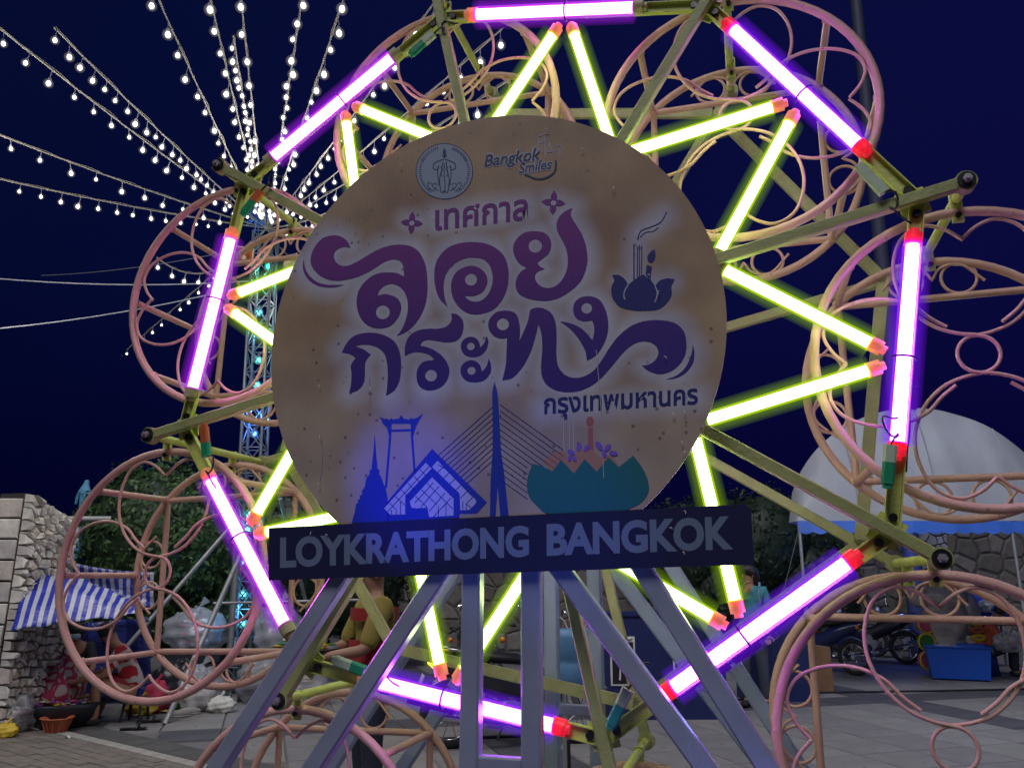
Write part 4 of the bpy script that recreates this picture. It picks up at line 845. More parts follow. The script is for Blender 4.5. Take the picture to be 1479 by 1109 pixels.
def stone_wall(lab, O, ux, w, h, nx, ny, mats, core, depth=.35, dz=.05, gap=.9, name='stone_wall', slope=0):
    """ux: unit vector along the face; face looks toward -normal"""
    O = Vector(O); nn = Vector((-ux.y, ux.x, 0)); rz_ = math.atan2(ux.y, ux.x)
    t_ = thing(name, lab, 'wall', O, rz_)
    MB().add([(x, y, z) for x, z in ((0, 0), (w, 0), (w, h*(1-slope)), (0, h)) for y in (.01, .01+depth)], [(0, 2, 4, 6), (1, 7, 5, 3), (0, 1, 3, 2), (2, 3, 5, 4), (4, 5, 7, 6), (6, 7, 1, 0)]).build('core', core, t_)
    for P in voronoi(w, h, nx, ny):
        P = [Vector((p.x, p.y*(1-slope*p.x/w))) for p in P]
        c = sum(P, Vector((0, 0)))/len(P); g = min(.97, gap+random.uniform(-.03, .03))
        d = dz*random.uniform(.5, 1.1); m = len(P); tl = [random.uniform(-.3, .3)*d for _ in P]
        v = [((c.x+(p.x-c.x)*g), .012, (c.y+(p.y-c.y)*g)) for p in P]+[((c.x+(p.x-c.x)*g*.82), -d+tl[i], (c.y+(p.y-c.y)*g*.82)) for i, p in enumerate(P)]+[(c.x, -d*1.15, c.y)]
        f = [(i, (i+1) % m, m+(i+1) % m, m+i) for i in range(m)]+[(m+i, m+(i+1) % m, 2*m) for i in range(m)]
        MB().add(v, f).build('stone', random.choice(mats), t_, origin=(c.x, 0, c.y), loc=(c.x, 0, c.y))
    return t_
def stones(base, k=4, name='stone'):
    return [mat(name+'_%s' % 'abcd'[i], (lambda f: tuple(c*f*random.uniform(.97, 1.03) for c in base))(random.uniform(.7, 1.2)), .85, 0, .25, 7, .5, bscale=30) for i in range(k)]
joint = mat('dark_joint', (.035, .034, .032), .9); joint2 = mat('grey_mortar', (.085, .08, .07), .9)
stone_wall('long crazy-paved stone wall across the back, behind the parked motorcycles', (atY(505, 900, 18).x, 18, 0), Vector((1, 0, 0)), atY(1560, 900, 18).x-atY(505, 900, 18).x, 2.75, 36, 8, stones((.17, .155, .13)), joint2, dz=.02, gap=.93)
pil = stones((.30, .32, .36), 3, 'pale_stone')
for x_ in (1362,):
    o = atY(x_-22, 900, 17.6); stone_wall('narrow pale stone pillar standing out of the back wall under the tent', (o.x, 17.55, 0), Vector((1, 0, 0)), .62, 2.7, 4, 13, pil, joint, dz=.03, name='stone_pillar')
# left white stone wall: side face running away and block-built end
whites = stones((.55, .53, .48), 4, 'white_stone'); c0 = atY(10, 900, 8.3); c1 = atY(86, 900, 9.0)
a0 = Vector((c0.x, c0.y, 0)); a1 = Vector((c1.x, c1.y, 0)); ux = (a0-a1).normalized()*-1; Lw = (a1-a0).length
stone_wall('white rough stone wall at the left edge, behind the striped tarpaulin', a0, ux, Lw, 2.38, 9, 26, whites, joint, depth=.3, dz=.10, slope=.11)
bw_ = thing('block_pier', 'end pier of stacked grey stone blocks at the left edge', 'pier', a0+Vector((-.95, 0, 0)))
MB().box((.45, .3, 1.16), (.9, .5, 2.32)).build('core', joint, bw_)
for j in range(11):
    x = 0
    for w_ in ((.42, .52) if j % 2 else (.55, .39)):
        MB().bar((x+.006, .03, .105+j*.212), (x+w_-.012, .03, .105+j*.212), .195, .09+random.uniform(-.02, .02), bev=.1).build('block', random.choice(whites), bw_); x += w_
# fence rail and post by the wall, blue statue on the post behind
tag(MB().cyl(atY(28, 749, 9.0), atY(160, 749, 9.4), .032, 10).build('rail', pole_m, None, atY(28, 749, 9.0)), 'horizontal grey pipe rail above the striped tarpaulin', 'rail')
q = atY(48, 750, 9.05); tag(MB().cyl((q.x, q.y, 0), (q.x-.02, q.y, q.z-.035), .038, 10).build('post', pole_m, None, (q.x, q.y, 0)), 'upright grey pipe post in front of the white stone wall', 'post')
cyan = mat('pale_blue_statue', (.10, .32, .50), .5); cyan.node_tree.nodes['Principled BSDF'].inputs['Emission Color'].default_value = (.1, .5, .9, 1)
# ================================================================== STRIPED TARPAULINS
def stripemat(name, c1, c2, n, rough=.35):
    m = bpy.data.materials.new(name); m.use_nodes = True; nd = m.node_tree; b = nd.nodes['Principled BSDF']; uv = nd.nodes.new('ShaderNodeUVMap'); uv.uv_map = 'u'
    s_ = nd.nodes.new('ShaderNodeSeparateXYZ'); nd.links.new(uv.outputs[0], s_.inputs[0]); mu = nd.nodes.new('ShaderNodeMath'); mu.operation = 'MULTIPLY'; mu.inputs[1].default_value = n; nd.links.new(s_.outputs[0], mu.inputs[0])
    fr_ = nd.nodes.new('ShaderNodeMath'); fr_.operation = 'FRACT'; nd.links.new(mu.outputs[0], fr_.inputs[0]); gt = nd.nodes.new('ShaderNodeMath'); gt.operation = 'GREATER_THAN'; gt.inputs[1].default_value = .52; nd.links.new(fr_.outputs[0], gt.inputs[0])
    mx = nd.nodes.new('ShaderNodeMix'); mx.data_type = 'RGBA'; mx.inputs['A'].default_value = c1+(1,); mx.inputs['B'].default_value = c2+(1,); nd.links.new(gt.outputs[0], mx.inputs['Factor']); nd.links.new(mx.outputs['Result'], b.inputs['Base Color']); b.inputs['Roughness'].default_value = rough
    nz = nd.nodes.new('ShaderNodeTexNoise'); nz.inputs['Scale'].default_value = 14; nz.inputs['Detail'].default_value = 4; bp = nd.nodes.new('ShaderNodeBump'); bp.inputs['Strength'].default_value = .6; bp.inputs['Distance'].default_value = .03
    nd.links.new(nz.outputs['Fac'], bp.inputs['Height']); nd.links.new(bp.outputs[0], b.inputs['Normal']); return m
def sheet(name, lab, corners, nu, nv, sag, m, cat='tarpaulin', wr=.02, flip=False, seed=0):
    """corners: four points TL TR BR BL; a draped sheet with folds and thickness"""
    TL, TR, BR, BL = [Vector(c) for c in corners]; n_ = ((TR-TL).cross(BL-TL)).normalized(); v = []; uvs = []
    for side in (0, 1):
        for j in range(nv+1):
            for i in range(nu+1):
                s_, t = i/nu, j/nv; p = (TL*(1-s_)+TR*s_)*(1-t)+(BL*(1-s_)+BR*s_)*t
                k = math.sin(PI*s_)*math.sin(PI*t)*sag+wr*math.sin(s_*23+t*4+seed)*math.sin(t*3+1)+wr*.6*math.sin(s_*9-t*13+seed)
                p = p+n_*(k+side*.006)+Vector((0, 0, -abs(sag)*.5*math.sin(PI*s_)*(1-t))); v.append(p); uvs.append((s_, t))
    N = (nu+1)*(nv+1); f = [(j*(nu+1)+i, j*(nu+1)+i+1, (j+1)*(nu+1)+i+1, (j+1)*(nu+1)+i) for j in range(nv) for i in range(nu)]; f += [tuple(N+k for k in q[::-1]) for q in f]
    for i in range(nu): f += [(i+1, i, N+i, N+i+1), (nv*(nu+1)+i, nv*(nu+1)+i+1, N+nv*(nu+1)+i+1, N+nv*(nu+1)+i)]
    for j in range(nv): f += [(j*(nu+1), (j+1)*(nu+1), N+(j+1)*(nu+1), N+j*(nu+1)), ((j+1)*(nu+1)+nu, j*(nu+1)+nu, N+j*(nu+1)+nu, N+(j+1)*(nu+1)+nu)]
    b = MB().add(v, f, True); o = b.build(name, m, None, TL); me = o.data; ul = me.uv_layers.new(name='u')
    idx = np.zeros(len(me.loops), int); me.loops.foreach_get('vertex_index', idx); ul.data.foreach_set('uv', np.array(uvs)[idx].ravel())
    return tag(o, lab, cat)
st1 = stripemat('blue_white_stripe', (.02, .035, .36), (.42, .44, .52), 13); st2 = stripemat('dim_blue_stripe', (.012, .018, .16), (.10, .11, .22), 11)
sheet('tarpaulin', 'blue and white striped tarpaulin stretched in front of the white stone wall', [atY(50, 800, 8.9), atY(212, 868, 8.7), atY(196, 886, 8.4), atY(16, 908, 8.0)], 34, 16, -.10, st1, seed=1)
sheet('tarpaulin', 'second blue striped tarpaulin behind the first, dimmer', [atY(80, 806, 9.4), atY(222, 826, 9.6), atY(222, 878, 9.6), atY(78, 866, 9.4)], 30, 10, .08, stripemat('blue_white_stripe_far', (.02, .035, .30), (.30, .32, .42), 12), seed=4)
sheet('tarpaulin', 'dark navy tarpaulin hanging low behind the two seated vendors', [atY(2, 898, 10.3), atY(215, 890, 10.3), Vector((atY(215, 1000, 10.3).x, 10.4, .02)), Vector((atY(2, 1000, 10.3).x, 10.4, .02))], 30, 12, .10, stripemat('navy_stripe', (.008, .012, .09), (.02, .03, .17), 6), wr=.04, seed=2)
# ================================================================== TENT
tm = mat('white_tent_canvas', (.33, .345, .37), .5, 0, .10, 1.5, .35, bscale=3.0, spec=.5)
tm.node_tree.nodes['Bump'].inputs['Distance'].default_value = .06
TY = 11.0; tb = atY(1152, 752, TY); rgt = atY(1566, 752, TY); tw_ = rgt.x-tb.x; ez = tb.z; pk = atY(1320, 582, TY).z-ez
tt = thing('canopy_tent', 'white dome-topped canopy tent with a blue scalloped valance', 'tent', (tb.x, TY, 0))
v = []; nu = 48; nvv = 16; 
for j in range(nvv+1):
    t = j/nvv
    for i in range(nu+1):
        s_ = i/nu; x = tw_*s_; prof = max(0, 1-(2*s_-1)**2)**.55
        z = ez+pk*prof*t; y = .35*t**2+.006*math.sin(s_*70+t*5)*(1-t)*t*4+.012*math.sin(s_*31)
        xx = tw_/2+(x-tw_/2)*(1-.0*t); v.append((xx, y, z))
f = [(j*(nu+1)+i, j*(nu+1)+i+1, (j+1)*(nu+1)+i+1, (j+1)*(nu+1)+i) for j in range(nvv) for i in range(nu)]
b = MB().add(v, f, True); v2 = []
for j in range(7):
    for i in range(nu+1):
        s_ = i/nu; prof = max(0, 1-(2*s_-1)**2)**.55; k = 1-(j/6)**2*.25; v2.append((tw_*(.5+(s_-.5)*(1-.07*j))+j*.10, .35+j*.4, ez+pk*prof*k))
b.add(v2, [(j*(nu+1)+i, j*(nu+1)+i+1, (j+1)*(nu+1)+i+1, (j+1)*(nu+1)+i) for j in range(6) for i in range(nu)], True); b.build('canopy', tm, tt)
vb = mat('blue_valance', (.05, .16, .62), .5, 0, .1, 3, .3); b = MB(); sc__ = 20
for i in range(sc__):
    x0, x1 = tw_*i/sc__, tw_*(i+1)/sc__; y = -.012; P = [Vector((x0, ez)), Vector((x0, ez-.15))]+[Vector((x0+(x1-x0)*k/6, ez-.15-.03*math.sin(PI*k/6))) for k in range(1, 6)]+[Vector((x1, ez-.15)), Vector((x1, ez))]
    b.poly([P], lambda a, c: Vector((a, y+.01*math.sin(a*11), c)))
b.build('valance', vb, tt)
for s_ in (.22, .5, .78):
    pr_ = [max(0, 1-(2*s_-1)**2)**.55*k/8 for k in range(9)]; MB().tube([(tw_*s_, .35*(k/8)**2-.012, ez+pk*pr_[k]) for k in range(9)], .008, 5).build('seam', tm, tt)
for x in (.02, tw_-.02, atY(1468, 800, TY).x-tb.x): MB().cyl((x, .02, 0), (x, .02, ez), .022, 10).build('pole', pole_m, tt)
# ================================================================== MOTORCYCLES
Mty = mat('tyre_rubber', (.02, .02, .022), .8); Mpaint = [mat('motorcycle_paint', c, .22, .1, .05, 3, 0, coat=.6) for c in ((.03, .03, .04), (.02, .03, .12), (.12, .02, .02), (.05, .05, .06))]
Mchr = mat('chrome', (.6, .6, .6), .15, 1, .05, 3, 0); Mseat = mat('black_seat', (.015, .015, .017), .5); Mlens = mat('orange_lens', (.7, .2, .02), .2); Mclear = mat('headlight_glass', (.5, .52, .55), .1, .2); Mplate = mat('number_plate', (.6, .6, .58), .5)
lens_lit = glow('lit_orange_lens', (1.0, .42, .04), 5)
def motorcycle(lab, x, y, rz_, pm, lit=False):
    t_ = thing('motorcycle', lab, 'motorcycle', (x, y, 0), rz_, 'motorcycles parked in front of the stone wall')
    for xx in (-.62, .62):
        w = MB().tube([(xx+.245*math.cos(a), 0, .285+.245*math.sin(a)) for a in np.linspace(0, 2*PI, 29)[:-1]], .04, 8, True).build('wheel', Mty, t_)
        r_ = MB().tube([(xx+.205*math.cos(a), 0, .285+.205*math.sin(a)) for a in np.linspace(0, 2*PI, 29)[:-1]], .012, 6, True).cyl((xx, -.05, .285), (xx, .05, .285), .035, 10)
        for k in range(10): a = k*PI/5; r_.cyl((xx, .01*(-1)**k, .285), (xx+.2*math.cos(a), 0, .285+.2*math.sin(a)), .004, 4)
        r_.build('rim', Mchr, w)
        MB().tube([(xx+.30*math.cos(a), 0, .285+.30*math.sin(a)) for a in np.linspace(.35 if xx > 0 else .6, 2.5 if xx > 0 else 2.8, 12)], .05, 8, rad=[.03]+[.055]*10+[.03]).build('mudguard', pm, t_)
    b = MB().tube([(.62, .07, .285), (.50, .06, .62), (.42, .03, .92)], .02, 8).tube([(.62, -.07, .285), (.50, -.06, .62), (.42, -.03, .92)], .02, 8); b.build('fork', Mchr, t_)
    def hull(secs, name, m):
        n = 12; b = MB(); vs = []
        for (cx, cz, ry, rz2) in secs:
            for k in range(n): a = 2*PI*k/n; vs.append((cx, ry*math.cos(a), cz+rz2*math.sin(a)))
        b.add(vs, [(i*n+k, (i+1)*n+k, (i+1)*n+(k+1) % n, i*n+(k+1) % n) for i in range(len(secs)-1) for k in range(n)], True); b.add(vs[:n], [tuple(range(n))]); b.add(vs[-n:], [tuple(range(n))]); return b.build(name, m, t_)
    hull([(.50, .80, .03, .05), (.42, .76, .10, .20), (.30, .62, .13, .24), (.12, .50, .12, .13), (-.05, .50, .12, .13), (-.30, .62, .11, .15), (-.62, .74, .08, .10), (-.80, .80, .03, .04)], 'body', pm)
    hull([(.12, .72, .05, .02), (.02, .77, .12, .05), (-.2, .79, .13, .055), (-.5, .83, .12, .05), (-.68, .86, .05, .03)], 'seat', Mseat)
    MB().ball((-.05, 0, .32), .15, 12, 8, sc=(1.2, .8, .8)).cyl((-.05, -.12, .32), (-.05, .12, .32), .10, 14).build('engine', M['galv'], t_)
    MB().tube([(.05, -.13, .28), (-.2, -.15, .22), (-.75, -.16, .32)], .04, 10, rad=[.02, .035, .05]).build('exhaust', Mchr, t_)
    MB().tube([(.36, -.34, .98), (.40, -.2, 1.0), (.42, 0, .96), (.40, .2, 1.0), (.36, .34, .98)], .016, 8).build('handlebar', M['black'], t_)
    for s_ in (-1, 1):
        m = MB().tube([(.38, s_*.24, .99), (.40, s_*.30, 1.14)], .007, 6); m.ball((.39, s_*.32, 1.19), .07, 12, 8, sc=(.3, .95, .65)); m.build('mirror', Mchr, t_)
        MB().ball((.50, s_*.13, .84), .035, 8, 6).build('turn_signal', Mlens, t_); MB().ball((-.78, s_*.12, .76), .035 if not lit else .05, 8, 6).build('turn_signal', lens_lit if lit else Mlens, t_)
    MB().ball((.47, 0, .90), .10, 14, 9, sc=(.7, 1, .75)).build('headlight', Mclear, t_)
    MB().box((-.90, 0, .58), (.008, .2, .15), Matrix.Rotation(.35, 3, 'Y')).build('number_plate', Mplate, t_)
    MB().cyl((-.05, .1, .28), (-.12, .3, .01), .012, 6).build('side_stand', Mchr, t_)
    rk = MB().tube([(-.5, .12, .86), (-.85, .12, .90), (-.85, -.12, .90), (-.5, -.12, .86)], .009, 6); rk.build('rack', Mchr, t_)
def gx(px, y): return atY(px, 900, y).x
motorcycle('black motorcycle with a glowing orange turn signal behind the stand posts', gx(745, 7.6), 7.9, math.radians(12), Mpaint[0], True)
motorcycle('dark motorcycle facing the camera with round chrome mirrors, left of the stand posts', gx(690, 9.6), 9.8, math.radians(-70), Mpaint[3])
motorcycle('dark motorcycle with its pale number plate toward the camera by the right gondola', gx(1188, 13.6), 13.9, math.radians(130), Mpaint[1])
motorcycle('dark motorcycle in the middle of the parked row by the right gondola', gx(1262, 15.3), 15.6, math.radians(150), Mpaint[0])
motorcycle('motorcycle under the tent, half behind the wrapped bundle', gx(1318, 15.9), 16.2, math.radians(140), Mpaint[3])
motorcycle('reddish motorcycle at the left end of the parked row, beside the standing woman', gx(1150, 14.8), 15.2, math.radians(120), Mpaint[2])
# ================================================================== PEOPLE
skin_m = mat('skin', (.36, .19, .12), .5, 0, .06, 10, .1); hair_m = mat('black_hair', (.012, .010, .010), .45, 0, .3, 30, .4)
def skinned(name, pts, edges, rad, m, parent, sub=2):
    me = bpy.data.meshes.new('s'); me.from_pydata([tuple(p) for p in pts], edges, []); ob = bpy.data.objects.new('s', me); COL.objects.link(ob)
    md = ob.modifiers.new('skin', 'SKIN'); md.use_smooth_shade = True
    for i, r in enumerate(rad):
        sv = me.skin_vertices[0].data[i]; sv.radius = (r if isinstance(r, tuple) else (r, r)); sv.use_root = (i == 0)
    sb = ob.modifiers.new('sub', 'SUBSURF'); sb.levels = sub; sb.render_levels = sub
    bpy.context.view_layer.update(); ev = ob.evaluated_get(bpy.context.evaluated_depsgraph_get()); nm = bpy.data.meshes.new_from_object(ev)
    bpy.data.objects.remove(ob); nm.name = name; nm.materials.clear(); nm.materials.append(m)
    o = bpy.data.objects.new(name, nm); COL.objects.link(o); o.parent = parent
    for p in nm.polygons: p.use_smooth = True
    return o
def person(lab, base, rz_, J, shirt, trousers, hairlen=.0, shoes=None, sleeve=1, skirt=False, extra=None, hs=1):
    """J: joints in local metres, figure faces -y.  keys pelvis chest neck head, l/r shoulder elbow hand hip knee ankle toe"""
    t_ = thing('person', lab, 'person', base, rz_); K = {k: Vector(v) for k, v in J.items()}
    names = ['pelvis', 'waist', 'chest', 'neck', 'jaw', 'crown']; K['waist'] = K['pelvis'].lerp(K['chest'], .45); hd = (K['head']-K['neck']).normalized(); K['jaw'] = K['head']-hd*.05; K['crown'] = K['head']+hd*.055
    pts = [K[n_] for n_ in names]; rad = [(.14, .11), (.125, .10), (.155, .115), .052, (.072, .08), (.078, .088)]; ed = [(0, 1), (1, 2), (2, 3), (3, 4), (4, 5)]
    def add(v, r, par): pts.append(Vector(v)); rad.append(r); ed.append((par, len(pts)-1)); return len(pts)-1
    for s_ in 'lr':
        a = add(K[s_+'shoulder'], .062, 2); a = add(K[s_+'elbow'], .042, a); w = add(K[s_+'hand'], .026, a)
        d = (K[s_+'hand']-K[s_+'elbow']).normalized(); add(K[s_+'hand']+d*.06, .030, w)
        a = add(K[s_+'hip'], .092, 0); a = add(K[s_+'knee'], .062, a); a = add(K[s_+'ankle'], .040, a); add(K[s_+'toe'], .034, a)
    body = skinned('body', pts, ed, rad, skin_m, t_)
    # fingers and face
    for s_ in 'lr':
        d = (K[s_+'hand']-K[s_+'elbow']).normalized(); sd = d.cross(Vector((0, 0, 1)) if abs(d.z) < .9 else Vector((0, 1, 0))).normalized(); up = sd.cross(d); o = K[s_+'hand']+d*.06; fb = MB()
        for k, l in enumerate((.062, .074, .068, .052)):
            st = o+sd*(.027-.018*k); fb.tube([st, st+d*l*.5-up*.006, st+d*l*.85-up*.028, st+d*l*.85-up*.045], .008, 6, rad=[.010, .009, .008, .006])
        st = o-d*.03+sd*.03; fb.tube([st, st+sd*.03+d*.02, st+sd*.035+d*.05-up*.01], .009, 6, rad=[.012, .010, .007]); fb.build('fingers', skin_m, t_)
    fw = Vector(J.get('face', (0, -1, 0))).normalized(); fw = (fw-hd*fw.dot(hd)).normalized(); sd = fw.cross(hd).normalized(); H = K['head']; fc_ = MB()
    fc_.tube([H+fw*.082+hd*.018, H+fw*.102-hd*.018, H+fw*.088-hd*.026], .01, 6, rad=[.007, .012, .010])
    for s_ in (-1, 1): fc_.ball(H+sd*s_*.083-hd*.005, .022, 8, 6, sc=(.5, .8, 1.2))
    fc_.build('nose_and_ears', skin_m, t_)
    ey = MB(); 
    for s_ in (-1, 1): ey.ball(H+fw*.080+sd*s_*.031+hd*.018, .010, 8, 5)
    ey.ball(H+fw*.084-hd*.052, .017, 8, 5, sc=(1, .5, .3)); ey.build('eyes_and_mouth', hair_m, t_)
    hb = MB(); Rm = Matrix((sd, -fw, hd)).transposed(); nn_, mm_ = 18, 12; vs = []
    for i in range(mm_+1):
        a = PI*.62*i/mm_
        for k in range(nn_):
            bb = 2*PI*k/nn_; v = Vector((math.sin(a)*math.cos(bb), math.sin(a)*math.sin(bb), math.cos(a))); front = max(0, -v.y); low = a/(PI*.62)
            rr = .108*(1-.30*front*max(0, low-.55)/.45)*(1+.03*math.sin(bb*9)); vs.append(H+hd*.028-fw*.008+Rm @ (v*rr))
    hb.add(vs, [(i*nn_+k, (i+1)*nn_+k, (i+1)*nn_+(k+1) % nn_, i*nn_+(k+1) % nn_) for i in range(mm_) for k in range(nn_)], True)
    if hairlen: hb.tube([H-fw*.06+hd*.05, H-fw*.09-hd*.08, H-fw*.10-hd*hairlen], .06, 10, rad=[.08, .085, .05])
    hb.build('hair', hair_m, t_)
    # clothes grown round the same joints
    pts, rad, ed = [K['pelvis'], K['waist'], K['chest'], K['neck'].lerp(K['chest'], .45)], [(.162, .132), (.15, .122), (.175, .135), .075], [(0, 1), (1, 2), (2, 3)]
    for s_ in 'lr':
        a = add(K[s_+'shoulder'], .078, 2); add(K[s_+'shoulder'].lerp(K[s_+'elbow'], .75 if sleeve == 1 else 1.0), .062, a)
    skinned('shirt', pts, ed, rad, shirt, t_)
    if skirt:
        skinned('skirt', [K['pelvis'], K['pelvis'].lerp((K['lknee']+K['rknee'])/2, .55), (K['lknee']+K['rknee'])/2], [(0, 1), (1, 2)], [(.17, .14), (.18, .13), (.17, .10)], trousers, t_)
    else:
        pts, rad, ed = [K['pelvis'], K['pelvis']-(K['waist']-K['pelvis'])*.2], [(.155, .125), (.14, .115)], [(0, 1)]
        for s_ in 'lr':
            a = add(K[s_+'hip'], .103, 1); a = add(K[s_+'knee'], .075, a); add(K[s_+'ankle'], .058, a)
        skinned('trousers', pts, ed, rad, trousers, t_)
    if shoes:
        for s_ in 'lr':
            a_, b2 = K[s_+'ankle'], K[s_+'toe']; dd = (b2-a_); dd.z = 0; dd.normalize()
            MB().ball((a_+b2)/2+dd*.01-Vector((0, 0, .015)), .13, 12, 7, sc=(.38, 1.05, .34), rot=Matrix.Rotation(math.atan2(dd.y, dd.x)-PI/2, 3, 'Z')).build('shoe', shoes, t_)
    return t_
def stand(h=1.62, ll=(0, 0), **k):
    J = dict(pelvis=(0, 0, .92), chest=(0, .01, 1.24), neck=(0, 0, 1.40), head=(0, -.02, 1.52), lshoulder=(.17, 0, 1.33), rshoulder=(-.17, 0, 1.33), lelbow=(.21, .02, 1.06), relbow=(-.21, .02, 1.06), lhand=(.20, -.06, .83), rhand=(-.20, -.06, .83),
             lhip=(.09, 0, .86), rhip=(-.09, 0, .86), lknee=(.10, -.02, .48), rknee=(-.10, -.02, .48), lankle=(.11, .02, .09), rankle=(-.11, .02, .09), ltoe=(.12, -.12, .04), rtoe=(-.12, -.12, .04)); J.update(k)
    return {a: (tuple(c*h/1.62 for c in v) if a != 'face' else v) for a, v in J.items()}
def sit(seat=.25, reach=.35, lean=.12, head=(0, -.22, 0), **k):
    s = seat; J = dict(pelvis=(0, 0, s+.08), chest=(0, -lean, s+.42), neck=(0, -lean-.08, s+.56), head=(0, -lean-.15, s+.67), lshoulder=(.17, -lean, s+.50), rshoulder=(-.17, -lean, s+.50), lelbow=(.22, -lean-.14, s+.26), relbow=(-.22, -lean-.14, s+.26),
             lhand=(.10, -lean-reach, s+.20), rhand=(-.10, -lean-reach, s+.20), lhip=(.09, -.05, s+.05), rhip=(-.09, -.05, s+.05), lknee=(.14, -.42, s+.20), rknee=(-.14, -.42, s+.20), lankle=(.13, -.38, .08), rankle=(-.13, -.38, .08), ltoe=(.14, -.50, .04), rtoe=(-.14, -.50, .04), face=(0, -1, -.5)); J.update(k); return J
cl = lambda n_, c, **k: mat(n_, c, .8, 0, .15, 6, .5, bscale=25, **k)
# woman with backpack
wb = gd(1094, 1022)
wp_ = person('woman in a teal top with long dark hair and a backpack, hand at her chin', (wb.x, wb.y, 0), math.radians(-28), stand(1.66, rhand=(-.04, -.17, 1.36), relbow=(-.19, -.16, 1.12), face=(-.6, -1, -.1), head=(.0, -.03, 1.53)), cl('teal_top', (.04, .22, .26)), cl('dark_jeans', (.05, .06, .09)), .16, cl('dark_shoe', (.02, .02, .02)))
MB().ball((.03, .20, 1.18), .2, 14, 10, sc=(.8, .55, 1.05)).tube([(.12, .16, 1.38), (.13, 0, 1.46), (.13, -.13, 1.30), (.14, .06, 1.02)], .014, 6).tube([(-.12, .16, 1.38), (-.12, 0, 1.46), (-.12, -.13, 1.30), (-.14, .06, 1.02)], .014, 6).build('backpack', cl('blue_grey_backpack', (.16, .22, .32)), wp_)
# vest person behind the left legs
red = cl('red_vest', (.32, .02, .02)); yl = cl('yellow_vest_panel', (.28, .22, .04)); dk_ = cl('dark_trousers', (.025, .03, .05))
vp = Vector((atY(540, 900, 5.5).x, 5.5, 0))
pp = person('standing person in a yellow and red vest holding a tray of flowers', vp, math.radians(-62), stand(1.63, lhand=(.12, -.38, 1.02), rhand=(-.12, -.38, 1.02), lelbow=(.22, -.12, 1.06), relbow=(-.22, -.12, 1.06)), yl, dk_, 0, cl('sandal', (.03, .02, .02)), sleeve=2)
for z0, z1 in ((1.24, 1.32), (.90, 1.12)):
    b = MB(); ring = []
    for z in (z0, z1):
        for k in range(24):
            a = 2*PI*k/24; ring.append((.193*math.cos(a), .155*math.sin(a)+.0, z))
    b.add(ring, [(k, (k+1) % 24, 24+(k+1) % 24, 24+k) for k in range(24)], True).build('red_panel', red, pp)
tray = thing('flower_tray', 'dark tray of yellow and white flowers held by the person in the vest', 'tray', vp+Vector((-.42, -.16, 1.03)))
MB().lathe([(0, 0), (.2, 0), (.23, .04), (.225, .045), (.19, .012), (0, .012)], n=24).build('tray', M['black'], tray)
fcol = {n_: mat(n_+'_petals', c, .6) for n_, c in dict(white=(.6, .6, .55), yellow=(.6, .42, .03), pink=(.5, .08, .2), green=(.04, .2, .05), purple=(.2, .05, .3)).items()}
def blossom(b_, c, r, mi): 
    for k in range(6):
        a = k*PI/3+random.random(); b_.ball(Vector(c)+Vector((math.cos(a)*r*.6, math.sin(a)*r*.6, 0)), r*.55, 6, 4, sc=(1, 1, .5), mi=mi)
    b_.ball(Vector(c)+Vector((0, 0, r*.2)), r*.35, 6, 4, mi=mi)
for n_ in ('white', 'yellow', 'green'):
    b = MB()
    for k in range(16): a, r_ = random.uniform(0, 6.28), random.uniform(0, .18); blossom(b, (r_*math.cos(a), r_*math.sin(a), .04+random.uniform(0, .05)), .025, 0)
    tag(b.build(n_+'_flowers', fcol[n_], tray), kind='stuff')
# crouching vendor in red, seated vendor with mask, stool
def patmat(name, c1, c2, scale):
    m = mat(name, c1, .8); n = m.node_tree; b = n.nodes['Principled BSDF']; co = n.nodes.new('ShaderNodeTexCoord'); vz = n.nodes.new('ShaderNodeTexVoronoi'); vz.feature = 'DISTANCE_TO_EDGE'; vz.inputs['Scale'].default_value = scale
    n.links.new(co.outputs['Object'], vz.inputs['Vector']); r = n.nodes.new('ShaderNodeValToRGB'); r.color_ramp.interpolation = 'CONSTANT'; r.color_ramp.elements[0].color = tuple(c2)+(1,); r.color_ramp.elements[1].color = tuple(c1)+(1,); r.color_ramp.elements[1].position = .12
    n.links.new(vz.outputs['Distance'], r.inputs[0]); n.links.new(r.outputs[0], b.inputs['Base Color']); return m
rp_ = patmat('red_shirt_white_pattern', (.42, .015, .03), (.55, .50, .48), 6); pc = gd(178, 1050)
person('vendor in a red shirt with white pattern bent forward on a low stool', (pc.x-.05, pc.y+.35, 0), math.radians(-65), sit(.25, .42, .20), rp_, cl('red_skirt', (.25, .01, .03)), 0, cl('black_sandal', (.02, .02, .02)), skirt=True)
sl = thing('stool', 'low dark stool under the vendor in the red patterned shirt', 'stool', (pc.x-.05, pc.y+.35, 0)); MB().lathe([(0, .24), (.16, .24), (.17, .22), (.16, .20), (0, .20)], n=20).build('seat', dk_, sl)
for k in range(4): a = PI/4+k*PI/2; MB().cyl((.12*math.cos(a), .12*math.sin(a), .21), (.15*math.cos(a), .15*math.sin(a), 0), .015, 8).build('leg', dk_, sl)
p2 = person('vendor in dark clothes with a pale blue face mask seated behind the flower basin', (atY(100, 1000, 9.75).x, 9.75, 0), math.radians(25), sit(.24, .40, .18), cl('black_top', (.02, .02, .03)), cl('dark_skirt', (.03, .03, .05)), .08, None, skirt=True)
MB().ball((0, -.18-.15-.065, .24+.645), .062, 12, 8, sc=(1.0, .6, .85)).build('face_mask', mat('pale_blue_mask', (.35, .45, .55), .7), p2)
